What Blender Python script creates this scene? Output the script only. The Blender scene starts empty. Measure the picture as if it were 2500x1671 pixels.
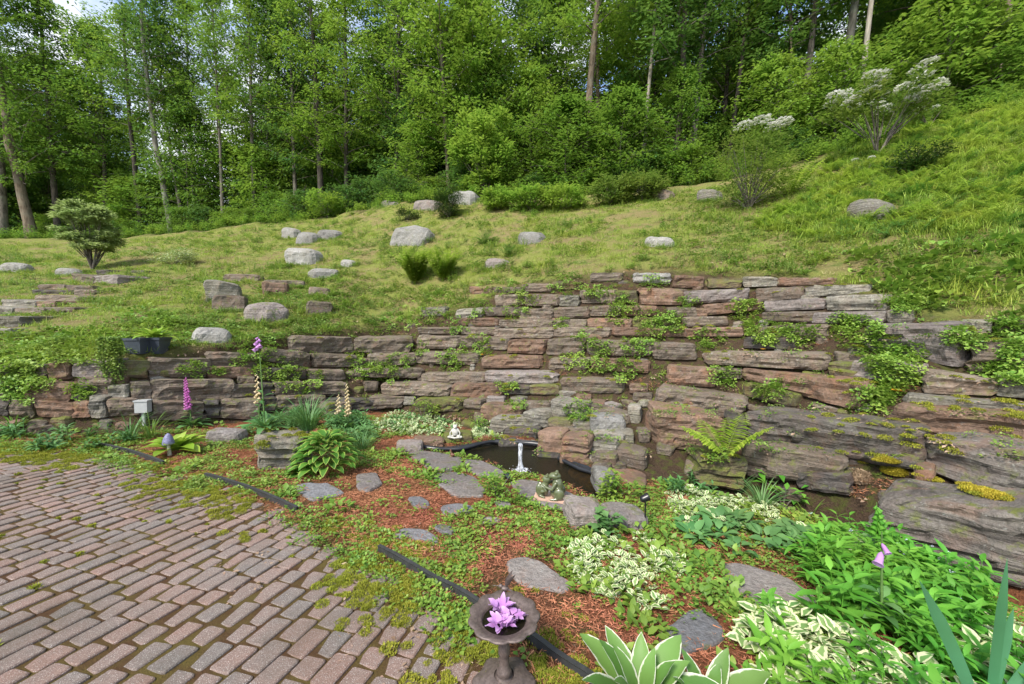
import bpy, math, random
import numpy as np
from mathutils import Vector, Matrix
from mathutils.bvhtree import BVHTree

random.seed(5)
rng = np.random.default_rng(11)
SC = bpy.context.scene
COL = SC.collection

# ------------------------------------------------------------------ camera
K = 891.5                      # focal length in units of a 2346 wide picture
PITCH = math.radians(3.0)
EYE = 1.6
cam = bpy.data.cameras.new("camera")
cam.sensor_width = 36.0
cam.lens = 36.0 * K / 2346.0
cam.clip_start = 0.05
cam.clip_end = 2000
camo = bpy.data.objects.new("camera", cam)
COL.objects.link(camo)
camo.location = (0, 0, EYE)
camo.rotation_euler = (math.radians(90) - PITCH, 0, 0)
SC.camera = camo

# ------------------------------------------------------------------ sky, sun, exposure
SUN_EL, SUN_AZ = math.radians(48), math.radians(214)      # azimuth clockwise from +Y
w = bpy.data.worlds.new("World")
SC.world = w
w.use_nodes = True
nt = w.node_tree
nt.nodes.clear()
sky = nt.nodes.new('ShaderNodeTexSky')
sky.sky_type = 'NISHITA'
sky.sun_disc = False
sky.sun_elevation = SUN_EL
sky.sun_rotation = SUN_AZ
tc = nt.nodes.new('ShaderNodeTexCoord')
cn = nt.nodes.new('ShaderNodeTexNoise')
cn.inputs['Scale'].default_value = 3.2
cn.inputs['Detail'].default_value = 7
cn.inputs['Roughness'].default_value = 0.6
cr = nt.nodes.new('ShaderNodeValToRGB')
cr.color_ramp.elements[0].position = 0.44
cr.color_ramp.elements[1].position = 0.66
mx = nt.nodes.new('ShaderNodeMix')
mx.data_type = 'RGBA'
mx.inputs['B'].default_value = (5.6, 5.4, 5.1, 1)
bg = nt.nodes.new('ShaderNodeBackground')
bg.inputs['Strength'].default_value = 0.15
wo = nt.nodes.new('ShaderNodeOutputWorld')
L = nt.links
L.new(tc.outputs['Generated'], cn.inputs['Vector'])
L.new(cn.outputs['Fac'], cr.inputs['Fac'])
L.new(cr.outputs['Color'], mx.inputs['Factor'])
L.new(sky.outputs['Color'], mx.inputs['A'])
L.new(mx.outputs['Result'], bg.inputs['Color'])
L.new(bg.outputs['Background'], wo.inputs['Surface'])

sl = bpy.data.lights.new("sun", 'SUN')
sl.energy = 2.8
sl.angle = math.radians(12)
sl.color = (1.0, 0.94, 0.84)
so = bpy.data.objects.new("sun", sl)
COL.objects.link(so)
sd = Vector((math.sin(SUN_AZ) * math.cos(SUN_EL), math.cos(SUN_AZ) * math.cos(SUN_EL), math.sin(SUN_EL)))
so.rotation_euler = sd.to_track_quat('Z', 'Y').to_euler()
so.location = (-10, -10, 30)

SC.view_settings.view_transform = 'Standard'
SC.view_settings.look = 'None'
SC.view_settings.exposure = 1.08
SC.view_settings.gamma = 1.0
SC.cycles.max_bounces = 8
SC.cycles.transparent_max_bounces = 8
SC.cycles.caustics_reflective = False
SC.cycles.caustics_refractive = False

# ------------------------------------------------------------------ helpers: noise
def _h(ix, iy, iz, s):
    n = (ix * 374761393 + iy * 668265263 + iz * 2147483647 + s * 974711) & 0xFFFFFFFF
    n = ((n ^ (n >> 13)) * 1274126177) & 0xFFFFFFFF
    n = (n ^ (n >> 16)) & 0xFFFFFFFF
    return n.astype(np.float64) / 4294967295.0

def vnoise(p, s=0):
    p = np.asarray(p, float)
    f = np.floor(p)
    i = f.astype(np.int64)
    t = p - f
    t = t * t * (3 - 2 * t)
    r = 0
    for a in (0, 1):
        wa = t[:, 0] if a else 1 - t[:, 0]
        for b in (0, 1):
            wb = t[:, 1] if b else 1 - t[:, 1]
            for c in (0, 1):
                wc = t[:, 2] if c else 1 - t[:, 2]
                r = r + wa * wb * wc * _h(i[:, 0] + a, i[:, 1] + b, i[:, 2] + c, s)
    return r * 2 - 1

def fbm(p, s=0, o=4):
    r, a, q = 0, 0.5, np.asarray(p, float)
    for k in range(o):
        r = r + a * vnoise(q, s + k)
        q = q * 2.03 + 7.1
        a *= 0.5
    return r

# ------------------------------------------------------------------ helpers: meshes and objects
def upward(V, F):
    V = np.asarray(V, float)
    out = []
    for f in (F if isinstance(F, list) else [F]):
        f = np.array(f)
        nz_ = np.cross(V[f[:, 1]] - V[f[:, 0]], V[f[:, 2]] - V[f[:, 0]])[:, 2]
        f[nz_ < 0] = f[nz_ < 0][:, ::-1]
        out.append(f)
    return out

def mesh(name, V, faces, uv=None, smooth=False, mats=None, midx=None):
    """faces: list of (n,k) index arrays"""
    V = np.asarray(V, np.float32)
    if not isinstance(faces, list):
        faces = [faces]
    faces = [np.asarray(f, np.int32) for f in faces if len(f)]
    me = bpy.data.meshes.new(name)
    me.vertices.add(len(V))
    me.vertices.foreach_set('co', V.ravel())
    loops = np.concatenate([f.ravel() for f in faces])
    tot = np.concatenate([np.full(len(f), f.shape[1], np.int32) for f in faces])
    start = np.concatenate([[0], np.cumsum(tot)[:-1]]).astype(np.int32)
    me.loops.add(len(loops))
    me.loops.foreach_set('vertex_index', loops)
    me.polygons.add(len(tot))
    me.polygons.foreach_set('loop_start', start)
    me.polygons.foreach_set('loop_total', tot)
    if midx is not None:
        me.polygons.foreach_set('material_index', np.asarray(midx, np.int32))
    me.polygons.foreach_set('use_smooth', np.full(len(tot), smooth))
    if uv is not None:
        ul = me.uv_layers.new(name='UVMap')
        ul.data.foreach_set('uv', np.asarray(uv, np.float32)[loops].ravel())
    for m in (mats or []):
        me.materials.append(m)
    me.update(calc_edges=True)
    me.validate()
    return me

def link(name, me, parent=None, loc=None, rot=None, scale=None):
    o = bpy.data.objects.new(name, me)
    COL.objects.link(o)
    if parent is not None:
        o.parent = parent
    if loc is not None:
        o.location = loc
    if rot is not None:
        o.rotation_euler = rot
    if scale is not None:
        o.scale = scale if hasattr(scale, '__len__') else (scale,) * 3
    return o

def tag(o, label=None, cat=None, group=None, kind=None):
    if label: o['label'] = label
    if cat: o['category'] = cat
    if group: o['group'] = group
    if kind: o['kind'] = kind
    return o

def thing(name, label, cat, loc=(0, 0, 0), rotz=0, group=None):
    o = bpy.data.objects.new(name, None)
    o.empty_display_size = 0.1
    COL.objects.link(o)
    o.location = loc
    o.rotation_euler = (0, 0, rotz)
    return tag(o, label, cat, group)

class MB:
    """gathers vertex and face arrays"""
    def __init__(s):
        s.V, s.F, s.U, s.n = [], {}, [], 0
    def add(s, V, F, U=None):
        V = np.asarray(V, float)
        F = np.asarray(F, int)
        s.V.append(V)
        s.F.setdefault(F.shape[1], []).append(F + s.n)
        s.U.append(np.zeros((len(V), 2)) if U is None else np.asarray(U, float))
        s.n += len(V)
        return s
    def get(s):
        return np.concatenate(s.V), [np.concatenate(f) for f in s.F.values()], np.concatenate(s.U)
    def mesh(s, name, mat, smooth=True):
        V, F, U = s.get()
        return mesh(name, V, F, U, smooth, [mat])
    def tube(s, pts, rad, n=8, cap=True):
        pts = np.asarray(pts, float)
        rad = np.full(len(pts), rad) if np.isscalar(rad) else np.asarray(rad, float)
        d = np.gradient(pts, axis=0)
        d /= np.linalg.norm(d, axis=1)[:, None] + 1e-9
        ref = np.array([0, 0, 1.0]) if abs(d[:, 2]).mean() < 0.9 else np.array([1.0, 0, 0])
        a = np.cross(d, ref); a /= np.linalg.norm(a, axis=1)[:, None] + 1e-9
        b = np.cross(d, a)
        t = np.linspace(0, 2 * np.pi, n, endpoint=False)
        V = (pts[:, None] + rad[:, None, None] * (np.cos(t)[None, :, None] * a[:, None] + np.sin(t)[None, :, None] * b[:, None])).reshape(-1, 3)
        m = len(pts)
        i = np.arange(m - 1)[:, None] * n + np.arange(n)[None]
        j = np.arange(m - 1)[:, None] * n + (np.arange(n)[None] + 1) % n
        F = np.stack([i, j, j + n, i + n], -1).reshape(-1, 4)
        s.add(V, F[:, ::-1])
        if cap:
            k = np.arange(n)
            c = np.array([pts[0], pts[-1]])
            base = np.concatenate([V[:n], V[-n:], c])
            T = np.concatenate([np.stack([k, (k + 1) % n, np.full(n, 2 * n)], 1), np.stack([n + (k + 1) % n, n + k, np.full(n, 2 * n + 1)], 1)])
            s.add(base, T)
        return s
    def lathe(s, prof, n=24, wave=None):
        """prof: list of (r,z)"""
        prof = np.asarray(prof, float)
        t = np.linspace(0, 2 * np.pi, n, endpoint=False)
        R = prof[:, 0][:, None] * np.ones(n)[None]
        Z = prof[:, 1][:, None] * np.ones(n)[None]
        if wave is not None:
            R = R * (1 + wave[:, None] * np.cos(wave_n * t)[None])
        V = np.stack([R * np.cos(t), R * np.sin(t), Z], -1).reshape(-1, 3)
        m = len(prof)
        i = np.arange(m - 1)[:, None] * n + np.arange(n)[None]
        j = np.arange(m - 1)[:, None] * n + (np.arange(n)[None] + 1) % n
        s.add(V, np.stack([i, j, j + n, i + n], -1).reshape(-1, 4))
        return s
    def box(s, c, size, rotz=0):
        c = np.array(c, float); h = np.array(size, float) / 2
        V = np.array([[x, y, z] for x in (-1, 1) for y in (-1, 1) for z in (-1, 1)]) * h
        cs, sn = math.cos(rotz), math.sin(rotz)
        V = V @ np.array([[cs, sn, 0], [-sn, cs, 0], [0, 0, 1]]) + c
        s.add(V, [[0, 1, 3, 2], [4, 6, 7, 5], [0, 4, 5, 1], [2, 3, 7, 6], [0, 2, 6, 4], [1, 5, 7, 3]])
        return s

wave_n = 8

# ------------------------------------------------------------------ helpers: picture ray -> place
CP, SP = math.cos(PITCH), math.sin(PITCH)

def ray(u, v):
    x = (u - 1173) / K
    y = (784 - v) / K
    return np.array([x, CP + y * SP, -SP + y * CP])

def PL(x, y):                       # the gently sloping patio and bed
    return -0.065 * y - 0.05 * x

def base(u, v, dz=0.0):
    r = ray(u, v)
    t = -(EYE - dz) / (r[2] + .065 * r[1] + .05 * r[0])
    return np.array([0, 0, EYE]) + r * t

def atY(u, v, Y):
    r = ray(u, v)
    return np.array([0, 0, EYE]) + r * (Y / r[1])

# terrain break lines, left to right: wall foot, first rise, wall top, edge of the woods
ST = [(-150, 1000, (985, .1), (835, .55), (560, 27)),
      (0, 1000, (980, .1), (835, .5), (548, 26)),
      (300, 995, (975, .1), (815, .5), (545, 24)),
      (600, 965, (945, .1), (780, .9), (510, 23)),
      (900, 945, (925, .1), (745, 1.9), (462, 20)),
      (1100, 990, (920, .8), (690, 2.9), (445, 19)),
      (1200, 1012, (915, 1.1), (650, 3.4), (445, 19)),
      (1300, 1060, (915, 1.5), (640, 3.9), (445, 18.5)),
      (1400, 1095, (920, 1.9), (625, 4.0), (438, 18)),
      (1500, 1105, (925, 1.7), (622, 3.9), (425, 17.5)),
      (1700, 1115, (930, 1.3), (625, 3.4), (395, 16.5)),
      (1900, 1170, (960, .9), (650, 2.6), (345, 15)),
      (2100, 1245, (1060, .6), (730, 1.9), (290, 14)),
      (2346, 1325, (1130, .55), (735, 1.8), (225, 13)),
      (2500, 1380, (1180, .5), (735, 1.75), (190, 12.5))]
_tab = []
for u, vb, (vm, dm), (vt, dt), (ve, ye) in ST:
    b = base(u, vb)
    row = [math.atan2(b[0], b[1])]
    for q in (b, atY(u, vm, b[1] + dm), atY(u, vt, b[1] + dt), atY(u, ve, ye)):
        row += [math.hypot(q[0], q[1]), q[2]]
    _tab.append(row)
_tab = np.array(_tab)
_ph = np.linspace(_tab[0, 0], _tab[-1, 0], 400)
_k = np.hanning(15); _k /= _k.sum()
_cols = []
for c in range(1, 9):
    y = np.interp(_ph, _tab[:, 0], _tab[:, c])
    y = np.convolve(np.pad(y, 7, mode='edge'), _k, mode='valid')
    _cols.append(y)
_cols = np.array(_cols)

def lines(phi):
    return [np.interp(phi, _ph, _cols[c]) for c in range(8)]

def T0(x, y):
    x = np.asarray(x, float); y = np.asarray(y, float)
    phi = np.arctan2(x, y); r = np.hypot(x, y)
    rb, zb, rm, zm, rt, zt, re, ze = lines(phi)
    zb = PL(rb * np.sin(phi), rb * np.cos(phi))
    z = PL(x, y)
    def seg(z, r0, z0, r1, z1):
        t = np.clip((r - r0) / (r1 - r0), 0, 1)
        return np.where(r > r0, z0 + (z1 - z0) * t, z)
    z = seg(z, rb, zb, rm, zm)
    z = seg(z, rm, zm, rt, zt)
    z = seg(z, rt, zt, re, ze)
    z = np.where(r > re, ze + 0.02 * np.minimum(r - re, 60), z)
    k = np.clip((r - rt) / 2, 0, 1)
    q = np.stack([x * .5, y * .5, 0 * x], -1).reshape(-1, 3)
    z = z + k * .16 * fbm(q, 3, 3).reshape(x.shape) + k * .07 * fbm(q * 4 + 5, 8, 2).reshape(x.shape)
    wgt = np.clip((np.abs(phi) - 1.06) / .6, 0, 1)
    wgt = wgt * wgt * (3 - 2 * wgt)
    return z * (1 - wgt) + np.clip(PL(x, y), -1, 1) * wgt

WATER = -0.37
pond_px = [(955, 1034), (1040, 1030), (1110, 1018), (1190, 1014), (1262, 1022), (1282, 1055), (1345, 1075), (1388, 1105),
           (1400, 1150), (1380, 1162), (1350, 1152), (1325, 1140), (1290, 1118), (1220, 1100), (1165, 1094), (1120, 1070), (1060, 1054), (1000, 1044)]
def onz(u, v, z):
    r = ray(u, v)
    return np.array([0, 0, EYE]) + r * ((z - EYE) / r[2])
pond = np.array([onz(u, v, WATER)[:2] for u, v in pond_px])
creek = np.array([base(u, v)[:2] for u, v in [(1640, 1120), (1760, 1135), (1880, 1170), (1990, 1215), (2120, 1275), (2300, 1345), (2500, 1420)]])

def inpoly(x, y, P):
    P = np.asarray(P)
    ins = np.zeros(np.shape(x), bool)
    j = len(P) - 1
    for i in range(len(P)):
        xi, yi = P[i][:2]; xj, yj = P[j][:2]
        c = ((yi > y) != (yj > y)) & (x < (xj - xi) * (y - yi) / (yj - yi + 1e-12) + xi)
        ins ^= c
        j = i
    return ins

def dline(x, y, P, closed=False):
    P = np.asarray(P)
    d = np.full(np.shape(x), 1e9)
    n = len(P)
    for i in range(n if closed else n - 1):
        a, b = P[i][:2], P[(i + 1) % n][:2]
        ab = b - a
        t = np.clip(((x - a[0]) * ab[0] + (y - a[1]) * ab[1]) / (ab @ ab), 0, 1)
        d = np.minimum(d, np.hypot(x - a[0] - t * ab[0], y - a[1] - t * ab[1]))
    return d

edge_px = [(-500, 1020), (-200, 1024), (0, 1030), (150, 1040), (260, 1056), (400, 1090), (500, 1120), (600, 1156), (700, 1204), (800, 1256),
           (880, 1306), (980, 1372), (1080, 1440), (1180, 1520), (1290, 1600), (1420, 1720)]
edge = np.array([base(u, v)[:2] for u, v in edge_px])
patio = np.concatenate([edge, [[1.0, -4], [-25, -4], [-25, edge[0][1]]]])

def T(x, y):
    z = T0(x, y)
    x = np.asarray(x, float); y = np.asarray(y, float)
    phi = np.arctan2(x, y); r = np.hypot(x, y)
    rb, _, rm, _, rt, _, re, _ = lines(phi)
    wl = np.clip((r - rb) / .15, 0, 1) * np.clip((rt - r) / .25, 0, 1)
    z = z - .06 * wl * (np.abs(phi) < 1.1)
    ins = inpoly(x, y, pond)
    d = dline(x, y, pond, True)
    z = np.where(ins, np.minimum(z, WATER - .08 - .4 * np.clip(d / .35, 0, 1)), z)
    z = np.where(~ins & (d < .12), np.maximum(np.minimum(z, WATER + .05), np.where(d < .12, WATER + .015 + .6 * d, z)), z)
    dc = dline(x, y, creek)
    z = z - .34 * np.exp(-(dc / .2) ** 2)
    ip = inpoly(x, y, patio)
    return np.where(ip, z - .03, z)

# ------------------------------------------------------------------ materials
def newmat(name):
    m = bpy.data.materials.new(name)
    m.use_nodes = True
    t = m.node_tree
    t.nodes.clear()
    out = t.nodes.new('ShaderNodeOutputMaterial')
    return m, t, out

def N(t, typ, **kw):
    n = t.nodes.new(typ)
    for k, v in kw.items():
        if k in n.inputs:
            n.inputs[k].default_value = v
        else:
            setattr(n, k, v)
    return n

def noise(t, vec, scale, detail=4, rough=.55, dist=0):
    n = N(t, 'ShaderNodeTexNoise', Scale=scale, Detail=detail, Roughness=rough, Distortion=dist)
    if vec is not None:
        t.links.new(vec, n.inputs['Vector'])
    return n.outputs['Fac']

def ramp(t, fac, stops):
    r = t.nodes.new('ShaderNodeValToRGB')
    e = r.color_ramp.elements
    e[0].position, e[0].color = stops[0][0], (*stops[0][1], 1)
    e[1].position, e[1].color = stops[-1][0], (*stops[-1][1], 1)
    for p, c in stops[1:-1]:
        x = e.new(p); x.color = (*c, 1)
    t.links.new(fac, r.inputs['Fac'])
    return r.outputs['Color']

def sramp(t, fac, a, b):
    n = t.nodes.new('ShaderNodeMapRange')
    n.inputs['From Min'].default_value = a
    n.inputs['From Max'].default_value = b
    t.links.new(fac, n.inputs['Value'])
    return n.outputs['Result']

def mix(t, fac, a, b, mode='MIX'):
    n = t.nodes.new('ShaderNodeMix')
    n.data_type = 'RGBA'
    n.blend_type = mode
    for s, v in (('Factor', fac), ('A', a), ('B', b)):
        if isinstance(v, (int, float)):
            n.inputs[s].default_value = v
        elif isinstance(v, tuple):
            n.inputs[s].default_value = (*v, 1)
        else:
            t.links.new(v, n.inputs[s])
    return n.outputs['Result']

def math_(t, op, a, b=0.0):
    n = t.nodes.new('ShaderNodeMath')
    n.operation = op
    for i, v in enumerate((a, b)):
        if isinstance(v, (int, float)):
            n.inputs[i].default_value = v
        else:
            t.links.new(v, n.inputs[i])
    return n.outputs['Value']

def principled(t, out, col, rough=.8, spec=.3, bump=None, bstr=.5, bdist=.02, metal=0.0, coat=0):
    p = t.nodes.new('ShaderNodeBsdfPrincipled')
    if isinstance(col, tuple):
        p.inputs['Base Color'].default_value = (*col, 1)
    else:
        t.links.new(col, p.inputs['Base Color'])
    if isinstance(rough, (int, float)):
        p.inputs['Roughness'].default_value = rough
    else:
        t.links.new(rough, p.inputs['Roughness'])
    p.inputs['Specular IOR Level'].default_value = spec
    p.inputs['Metallic'].default_value = metal
    p.inputs['Coat Weight'].default_value = coat
    if bump is not None:
        b = N(t, 'ShaderNodeBump', Strength=bstr, Distance=bdist)
        t.links.new(bump, b.inputs['Height'])
        t.links.new(b.outputs['Normal'], p.inputs['Normal'])
    if out is not None:
        t.links.new(p.outputs['BSDF'], out.inputs['Surface'])
    return p

def leafmat(name, c1, c2, edge=None, ewidth=.55, trans=.3, rough=.5, tip=None, vein=None):
    m, t, out = newmat(name)
    g = t.nodes.new('ShaderNodeNewGeometry')
    oi = t.nodes.new('ShaderNodeObjectInfo')
    rnd = math_(t, 'FRACT', math_(t, 'ADD', g.outputs['Random Per Island'], oi.outputs['Random']))
    col = mix(t, rnd, c1, c2)
    wn_ = noise(t, g.outputs['Position'], .9, 3, .6)
    hs = N(t, 'ShaderNodeHueSaturation')
    t.links.new(math_(t, 'ADD', math_(t, 'MULTIPLY', wn_, .10), .45), hs.inputs['Hue'])
    t.links.new(math_(t, 'ADD', math_(t, 'MULTIPLY', noise(t, g.outputs['Position'], 2.3, 3, .6), .9), .55), hs.inputs['Value'])
    t.links.new(col, hs.inputs['Color'])
    col = hs.outputs['Color']
    tcn = t.nodes.new('ShaderNodeTexCoord')
    sep = t.nodes.new('ShaderNodeSeparateXYZ')
    t.links.new(tcn.outputs['UV'], sep.inputs[0])
    a = math_(t, 'ABSOLUTE', math_(t, 'SUBTRACT', sep.outputs[0], .5))     # 0 midrib .. .5 rim
    if edge:
        nz = noise(t, tcn.outputs['UV'], 9, 2)
        k = math_(t, 'ADD', math_(t, 'MULTIPLY', a, 2.0), math_(t, 'MULTIPLY', math_(t, 'SUBTRACT', nz, .5), .45))
        col = mix(t, sramp(t, k, ewidth - .06, ewidth + .06), col, edge)
    if vein:
        wv = N(t, 'ShaderNodeTexWave', Scale=vein, Distortion=0.4)
        wv.wave_type = 'BANDS'
        t.links.new(tcn.outputs['UV'], wv.inputs['Vector'])
        col = mix(t, math_(t, 'MULTIPLY', wv.outputs['Fac'], .35), col, mix(t, .5, col, (.02, .05, .01)))
    if tip:
        col = mix(t, sramp(t, sep.outputs[1], .55, 1.0), col, tip)
    p = principled(t, None, col, rough, .35)
    tr = t.nodes.new('ShaderNodeBsdfTranslucent')
    t.links.new(mix(t, .25, col, (.35, .5, .05), 'MIX'), tr.inputs['Color'])
    ms = N(t, 'ShaderNodeMixShader', Fac=trans)
    t.links.new(p.outputs['BSDF'], ms.inputs[1])
    t.links.new(tr.outputs['BSDF'], ms.inputs[2])
    t.links.new(ms.outputs[0], out.inputs['Surface'])
    return m

def stonemat(name, c1, c2, c3, moss=.25, strata=18, rust=0.0, lichen=.4):
    m, t, out = newmat(name)
    tcn = t.nodes.new('ShaderNodeTexCoord')
    oi = t.nodes.new('ShaderNodeObjectInfo')
    va = t.nodes.new('ShaderNodeVectorMath'); va.operation = 'ADD'
    sc = t.nodes.new('ShaderNodeVectorMath'); sc.operation = 'SCALE'
    t.links.new(oi.outputs['Location'], sc.inputs[0]); sc.inputs['Scale'].default_value = 3.7
    t.links.new(tcn.outputs['Object'], va.inputs[0]); t.links.new(sc.outputs[0], va.inputs[1])
    v = va.outputs[0]
    mp = N(t, 'ShaderNodeMapping')
    mp.inputs['Scale'].default_value = (1.3, 1.3, strata)
    mp.inputs['Rotation'].default_value = (.06, .1, 0)
    t.links.new(v, mp.inputs['Vector'])
    st = noise(t, mp.outputs[0], 1.0, 6, .62, .35)
    big = noise(t, v, 2.6, 4, .6)
    fine = noise(t, v, 30, 5, .65)
    grit = noise(t, v, 110, 2, .6)
    col = mix(t, sramp(t, st, .36, .64), c1, c2)
    col = mix(t, sramp(t, big, .42, .62), col, c3)
    rv = math_(t, 'MULTIPLY', math_(t, 'SUBTRACT', oi.outputs['Random'], .5), .5)
    col = mix(t, sramp(t, fine, .3, .72), mix(t, .55, col, (.03, .025, .02)), col)
    dark = sramp(t, st, .30, .40)
    col = mix(t, dark, mix(t, .6, col, (.02, .017, .015)), col)
    if rust:
        rn = noise(t, v, 4.5, 5, .6, .5)
        col = mix(t, math_(t, 'MULTIPLY', sramp(t, rn, .5, .66), rust), col, (.27, .12, .06))
    li = noise(t, v, 16, 4, .7)
    col = mix(t, math_(t, 'MULTIPLY', sramp(t, li, .60, .68), lichen), col, (.42, .43, .39))
    hb = N(t, 'ShaderNodeHueSaturation', Saturation=1.0)
    t.links.new(math_(t, 'ADD', rv, 1.0), hb.inputs['Value'])
    t.links.new(col, hb.inputs['Color'])
    col = hb.outputs['Color']
    g = t.nodes.new('ShaderNodeNewGeometry')
    sp = t.nodes.new('ShaderNodeSeparateXYZ'); t.links.new(g.outputs['Normal'], sp.inputs[0])
    mn = noise(t, v, 7, 6, .7)
    mk = math_(t, 'MULTIPLY', sramp(t, mn, .62 - moss * .35, .72 - moss * .3), sramp(t, sp.outputs[2], -.35, .55))
    mcol = mix(t, noise(t, v, 60, 3), (.055, .075, .012), (.18, .20, .035))
    col = mix(t, math_(t, 'MULTIPLY', mk, .85), col, mcol)
    h = math_(t, 'ADD', math_(t, 'MULTIPLY', st, 1.2), math_(t, 'ADD', math_(t, 'MULTIPLY', fine, .5), math_(t, 'MULTIPLY', grit, .15)))
    principled(t, out, col, .82, .3, h, 1.0, .04)
    return m

M = {}
M['slate'] = stonemat('slate_brown', (.11, .088, .068), (.29, .238, .19), (.20, .155, .118), .26, 22, .18)
M['red'] = stonemat('slate_rust_red', (.13, .084, .06), (.28, .185, .135), (.22, .135, .09), .24, 15, .35, .25)
M['grey'] = stonemat('slate_grey', (.12, .115, .098), (.36, .335, .285), (.26, .24, .19), .22, 22, .10, .5)
M['pink'] = stonemat('slate_pale', (.20, .17, .155), (.33, .29, .265), (.27, .235, .22), .14, 14, .15, .3)
M['mossy'] = stonemat('slate_mossy', (.10, .085, .06), (.22, .18, .13), (.16, .12, .07), .75, 14, .3, .1)
M['slab'] = stonemat('slate_slab', (.075, .068, .06), (.235, .215, .185), (.16, .135, .12), .25, 20, .2, .35)
M['dark'] = stonemat('slate_dark', (.055, .05, .048), (.14, .125, .115), (.10, .085, .075), .3, 14, .15, .15)
M['granite'] = stonemat('granite_pale', (.22, .215, .205), (.38, .37, .35), (.30, .29, .26), .08, 3.0, .05, .6)
M['flag'] = stonemat('flagstone_grey', (.20, .18, .17), (.29, .26, .24), (.24, .215, .21), .10, 3.0, .1, .35)
M['flagblue'] = stonemat('flagstone_blue', (.17, .175, .19), (.27, .275, .29), (.22, .22, .235), .10, 3.0, .05, .25)

M['tree_leaf_a'] = leafmat('leaf_woodland', (.075, .17, .025), (.16, .30, .045), trans=.45)
M['tree_leaf_b'] = leafmat('leaf_bright', (.13, .25, .03), (.25, .39, .06), trans=.45)
M['tree_leaf_c'] = leafmat('leaf_deep', (.045, .13, .035), (.10, .23, .055), trans=.4)
M['shrub_leaf'] = leafmat('leaf_shrub', (.14, .27, .035), (.30, .44, .07), trans=.5)
M['pale_leaf'] = leafmat('leaf_pale_tree', (.24, .33, .12), (.46, .54, .27), trans=.45)
M['laurel_leaf'] = leafmat('leaf_laurel', (.10, .19, .035), (.28, .36, .09), trans=.3)
M['dark_leaf'] = leafmat('leaf_evergreen', (.02, .06, .02), (.05, .12, .03), trans=.15)
M['grass'] = leafmat('grass_blade', (.18, .29, .03), (.38, .47, .08), trans=.35, rough=.6)
M['straw'] = leafmat('grass_dry', (.30, .25, .11), (.46, .39, .20), trans=.3, rough=.7)
M['ivy'] = leafmat('leaf_ivy', (.11, .24, .03), (.30, .44, .07), trans=.35, tip=(.36, .48, .11))
M['ivy_dark'] = leafmat('leaf_ground_ivy', (.08, .17, .025), (.22, .33, .06), trans=.3)
M['weed'] = leafmat('leaf_creeper', (.09, .19, .025), (.24, .36, .055), trans=.3)
M['lush'] = leafmat('leaf_lush', (.085, .30, .03), (.20, .47, .06), trans=.4, vein=5)
M['var'] = leafmat('leaf_variegated', (.12, .24, .07), (.24, .36, .12), edge=(.66, .68, .42), ewidth=.5, trans=.25)
M['var_hosta'] = leafmat('leaf_hosta_variegated', (.08, .20, .04), (.16, .30, .07), edge=(.72, .74, .60), ewidth=.86, trans=.3, vein=9)
M['lime'] = leafmat('leaf_hosta_lime', (.20, .36, .03), (.38, .50, .07), trans=.35, vein=6)
M['hosta'] = leafmat('leaf_hosta_green', (.05, .15, .02), (.11, .26, .035), edge=(.30, .42, .08), ewidth=.72, trans=.3, vein=6)
M['fern'] = leafmat('leaf_fern', (.22, .36, .035), (.42, .54, .08), trans=.5)
M['fern_dark'] = leafmat('leaf_fern_deep', (.06, .18, .03), (.14, .30, .05), trans=.35)
M['blue_leaf'] = leafmat('leaf_blue_green', (.06, .16, .045), (.14, .28, .09), trans=.25)
M['iris'] = leafmat('leaf_iris', (.07, .24, .10), (.13, .34, .17), trans=.35, vein=11)
M['moss'] = leafmat('moss_tuft', (.16, .19, .015), (.36, .36, .04), trans=.25, rough=.8)
M['gold_moss'] = leafmat('moss_golden', (.30, .24, .02), (.48, .40, .04), trans=.25, rough=.8)
M['mulch'] = leafmat('bark_mulch', (.21, .07, .032), (.48, .21, .11), trans=.0, rough=.8)
M['litter'] = leafmat('dead_leaf', (.20, .13, .08), (.42, .30, .21), trans=.1, rough=.8)
M['orange_leaf'] = leafmat('leaf_autumn_orange', (.75, .33, .02), (.80, .42, .04), trans=.2)
M['white_petal'] = leafmat('petal_white', (.72, .71, .70), (.85, .83, .82), trans=.2)
M['purple_petal'] = leafmat('petal_magenta', (.50, .09, .42), (.66, .20, .58), trans=.3, tip=(.72, .40, .66))
M['lilac_petal'] = leafmat('petal_lilac', (.50, .22, .58), (.62, .34, .70), trans=.3, tip=(.70, .45, .76))
M['cream_petal'] = leafmat('petal_cream', (.66, .50, .28), (.78, .66, .46), trans=.3)
M['forget'] = leafmat('petal_pale_blue', (.55, .65, .85), (.80, .84, .90), trans=.2)

def flat(name, c, rough=.6, metal=0, spec=.4, nscale=20, var=.25, bstr=.3, coat=0):
    m, t, out = newmat(name)
    tcn = t.nodes.new('ShaderNodeTexCoord')
    n1 = noise(t, tcn.outputs['Object'], nscale, 5, .6)
    col = mix(t, sramp(t, n1, .3, .7), tuple(x * (1 - var) for x in c), tuple(min(1, x * (1 + var)) for x in c))
    principled(t, out, col, rough, spec, n1, bstr, .004, metal, coat)
    return m

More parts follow.
